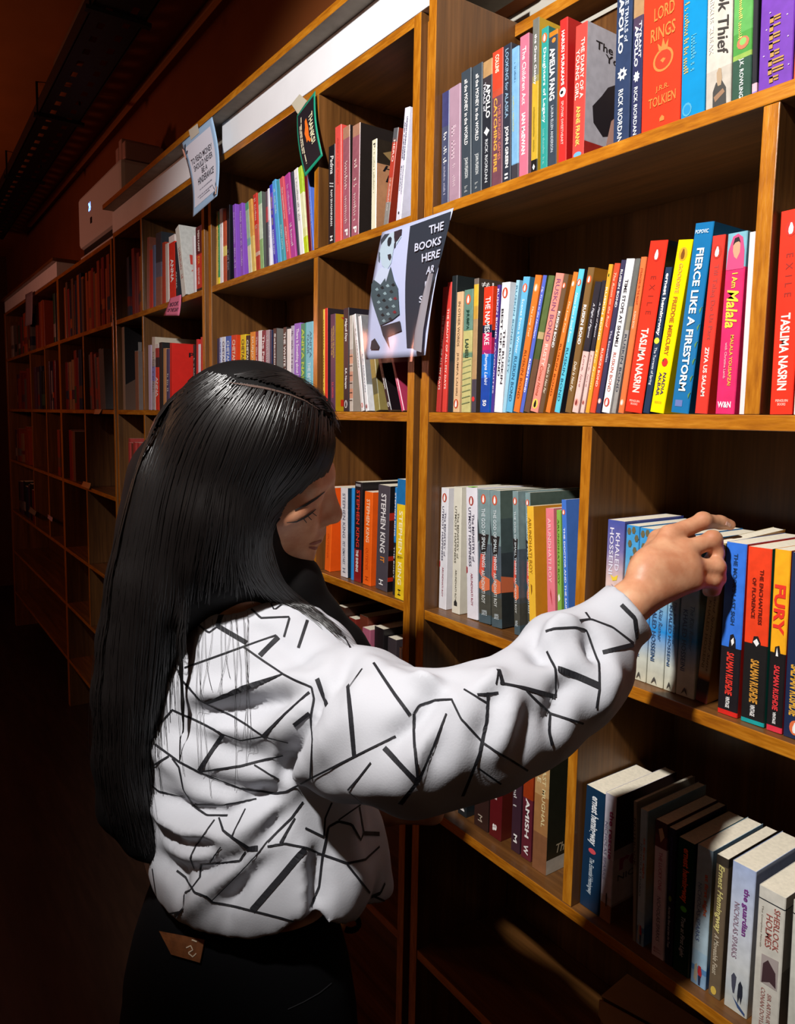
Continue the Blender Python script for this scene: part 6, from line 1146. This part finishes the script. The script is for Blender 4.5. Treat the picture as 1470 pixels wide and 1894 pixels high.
# plastic sleeve poster
Q3 = [(707.7, 430), (839.7, 385), (793, 658), (677, 665)]
q3 = [onp(*Q3[0], 1, -.011), onp(*Q3[1], 1, -.011), onp(*Q3[2], 1, -.034), onp(*Q3[3], 1, -.03)]
bend3 = lambda u, w: .008*math.sin(w*3.0)+.01*max(0, u-.82)*(1-w)*4
ps, S3 = sheet('poster', 'black and white fashion poster in a clear sleeve hanging between bookcases', 'poster', q3, mat('#c0c8ea', .5), bend3)
uw = lambda *pts: [inv(Q3, (600+x/5.57, 360+y/5.57)) for x, y in pts]
GREY, LT = '#30343c', '#b8ccdc'
sprint('poster_picture', [(uw((920, 320), (1320, 175), (1312, 330), (1265, 620), (1195, 900), (1130, 1180), (985, 1580), (880, 1580), (900, 900)), '#2c3440'),
    (uw((640, 420), (780, 370), (835, 430), (760, 560), (745, 700), (700, 780), (640, 730), (595, 600)), LT), (uw((600, 470), (640, 410), (700, 400), (650, 470), (610, 520)), '#3c4450'), (uw((750, 380), (835, 350), (835, 410), (800, 470), (770, 500), (755, 440)), '#342c34'), (uw((690, 445), (715, 432), (730, 450), (728, 500), (710, 535), (690, 525), (682, 480)), '#282c34'), (uw((765, 500), (785, 490), (780, 540), (765, 550)), '#30303a'), (uw((700, 620), (735, 610), (745, 640), (730, 680), (710, 660)), '#343038'), (uw((592, 590), (610, 600), (612, 700), (600, 690)), '#586470'),
    (uw((640, 750), (740, 770), (800, 900), (830, 1010), (780, 1000), (560, 900), (600, 800)), '#c4d0e8'),
    (uw((560, 880), (640, 930), (690, 860), (700, 900), (745, 740), (790, 880), (830, 960), (838, 1230), (760, 1290), (625, 1350), (560, 1150), (532, 1050), (535, 930)), '#44565e'), (uw((630, 1360), (840, 1300), (850, 1400), (700, 1460), (710, 1580), (650, 1450)), GREY), (uw((520, 1510), (560, 1480), (605, 1560), (590, 1595), (500, 1595)), GREY)] +
    [(uw((x, y), (x+26, y-20), (x+44, y+6), (x+20, y+16)), c) for x, y, c in ((580, 980, '#8aa4ac'), (640, 960, '#20282c'), (700, 940, '#94acb4'), (760, 930, '#1c2428'), (600, 1040, '#1c2428'), (670, 1020, '#90a8b0'), (740, 1000, '#283034'), (600, 1110, '#88a0a8'), (660, 1090, '#1c2428'), (730, 1080, '#8ca4ac'), (780, 1070, '#7c3038'), (620, 1180, '#90a8b0'), (690, 1160, '#20282c'), (760, 1150, '#8aa0a8'), (640, 1240, '#1c2428'), (700, 1230, '#8ca4ac'), (770, 1210, '#802c34'), (650, 1300, '#88a0a8'), (720, 1280, '#20282c'))], S3, ps, .0012)
def ptext(s, quad, c='#d0d4e8', b=.02):
    R_ = [np.array(uw(p)[0]) for p in quad]; text_on('lettering', s, lambda a, t: S3(*bil(R_, a, t), .0042), c, ps, b)
ptext('THE', [(1130, 325), (1275, 280), (1272, 370), (1140, 410)]); ptext('BOOKS', [(1000, 505), (1265, 435), (1258, 520), (1000, 590)]); ptext('HERE', [(1075, 615), (1262, 570), (1252, 655), (1078, 700)]); ptext('AR', [(1130, 750), (1215, 725), (1205, 805), (1120, 828)]); ptext('F', [(1112, 900), (1160, 885), (1155, 955), (1112, 970)]); ptext('S', [(1048, 1050), (1085, 1040), (1085, 1110), (1045, 1120)])
PL = bpy.data.materials.new('clear_plastic'); PL.use_nodes = True; nt = PL.node_tree; nt.nodes.clear(); o_ = nt.nodes.new('ShaderNodeOutputMaterial'); mx = nt.nodes.new('ShaderNodeMixShader'); tr_ = nt.nodes.new('ShaderNodeBsdfTransparent'); gl = nt.nodes.new('ShaderNodeBsdfGlossy'); gl.inputs['Roughness'].default_value = .12; 
mx.inputs[0].default_value = .06; nt.links.new(tr_.outputs[0], mx.inputs[1]); nt.links.new(gl.outputs[0], mx.inputs[2]); nt.links.new(mx.outputs[0], o_.inputs[0])
n_ = 14; V = [S3(-.05+1.1*i/n_, -.04+1.12*j/n_, .0075+.0008*math.sin(i*.9)*math.sin(j*.7)) for i in range(n_+1) for j in range(n_+1)]
mesh_obj('clear_sleeve', V, [(i*(n_+1)+j, (i+1)*(n_+1)+j, (i+1)*(n_+1)+j+1, i*(n_+1)+j+1) for i in range(n_) for j in range(n_)], PL, ps, smooth=True)
cu_ = [uw((1212, 845), (1222, 830)), uw((1165, 970), (1205, 930)), uw((1090, 1180), (1170, 1120)), uw((1020, 1420), (1110, 1400)), uw((985, 1590), (1078, 1640))]
V = []
for a, b in cu_:
    for k in range(5): u, w = a[0]+(b[0]-a[0])*k/4, a[1]+(b[1]-a[1])*k/4; V.append(S3(u, w, .0085+.008*math.sin(k/4*math.pi)))
mesh_obj('curled_edge', V, [(i*5+j, (i+1)*5+j, (i+1)*5+j+1, i*5+j+1) for i in range(len(cu_)-1) for j in range(4)], mat('#8c868e', .35), ps, smooth=True)
# pink price note and the other shelf notes
def note(name, label, quad, y, c, lines=()):
    o, S = sheet(name, label, 'note', [onp(*p, 1, y) for p in quad], mat(c, .6), lambda u, w: .006*(1-w)**2, 6, 6)
    for t, u0, u1, w0, w1 in lines: stext(t, S, u0, u1, w0, w1, '#50304c', o, .01)
    return o
note('shelf_note', 'pink paper note stuck to the upper shelf edge of the third bookcase', [(314, 552), (335, 545), (335, 584), (306, 584)], -.008, '#d87090', (('BOOK', .2, .85, .5, .72), ('OF THE DAY', .15, .9, .2, .4)))
note('shelf_note', 'dim white paper slip hanging from the farthest bookcase fascia', [(47, 545), (60, 538), (61, 600), (48, 604)], -.015, '#8c7c88')
note('shelf_note', 'tan label on the eye level shelf edge below the air conditioner', [(175, 757), (188, 757), (186, 766), (176, 766)], -.004, '#b08050')
note('shelf_note', 'tan label on the third shelf edge below the air conditioner', [(154, 890), (168, 894), (167, 905), (152, 899)], -.004, '#b07c40')
note('shelf_note', 'grey label on the fourth shelf edge of the farthest bookcase', [(56, 937), (67, 946), (66, 954), (54, 946)], -.004, '#80705c')
note('shelf_note', 'pinkish label on the fourth shelf edge of the farthest bookcase', [(88, 951), (97, 957), (98, 965), (90, 958)], -.004, '#b08c90')
# torn cardboard on the lowest lit shelf
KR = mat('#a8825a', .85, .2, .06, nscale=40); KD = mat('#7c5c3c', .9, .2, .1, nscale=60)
zc = .672
c4 = [onp(*p, 2, zc) for p in ((1160, 1801), (1284, 1871), (1262, 1895), (1113, 1840))]
cb0 = (c4[0]+c4[1]+c4[2]+c4[3])/4; org = np.array([cb0[0], cb0[1], ZE+.0006])
bx = tag(empty('cardboard_box', org), 'torn brown cardboard box lying on the low right shelf', 'box')
dn = np.array([0, 0, zc-ZE-.001])
def slab(name, pts, th, m):
    p = [np.array(q)-org for q in pts]; n = np.cross(p[1]-p[0], p[2]-p[0]); n /= np.linalg.norm(n); k = len(p)
    return mesh_obj(name, p+[q-n*th for q in p], [tuple(range(k)), tuple(range(2*k-1, k-1, -1))]+[(i, i+k, (i+1) % k+k, (i+1) % k) for i in range(k)], m, bx)
lf, rf, rb, lb = c4[3], c4[2]+np.array([.06, -.01, 0]), c4[1]+np.array([.09, .0, 0]), c4[0]
yy = .215
lb[1] = min(lb[1], yy); rb[1] = min(rb[1], yy)
slab('top_flap', [lf, rf, rb, lb], .003, KR)
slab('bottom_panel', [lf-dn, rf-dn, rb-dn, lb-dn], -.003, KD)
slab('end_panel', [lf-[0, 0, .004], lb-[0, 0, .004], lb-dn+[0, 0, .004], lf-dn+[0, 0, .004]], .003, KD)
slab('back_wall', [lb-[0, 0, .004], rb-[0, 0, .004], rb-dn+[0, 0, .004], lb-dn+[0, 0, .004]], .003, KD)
fv = rf-lf; fl_ = [lf+fv*t-np.array([0, .004, d]) for t, d in ((0, .005), (1, .005), (1, .05), (.8, .058), (.72, .045), (.6, .062), (.5, .05), (.42, .07), (.3, .055), (.2, .04), (.08, .045), (0, .03))]
slab('torn_flap', fl_, .003, KR)
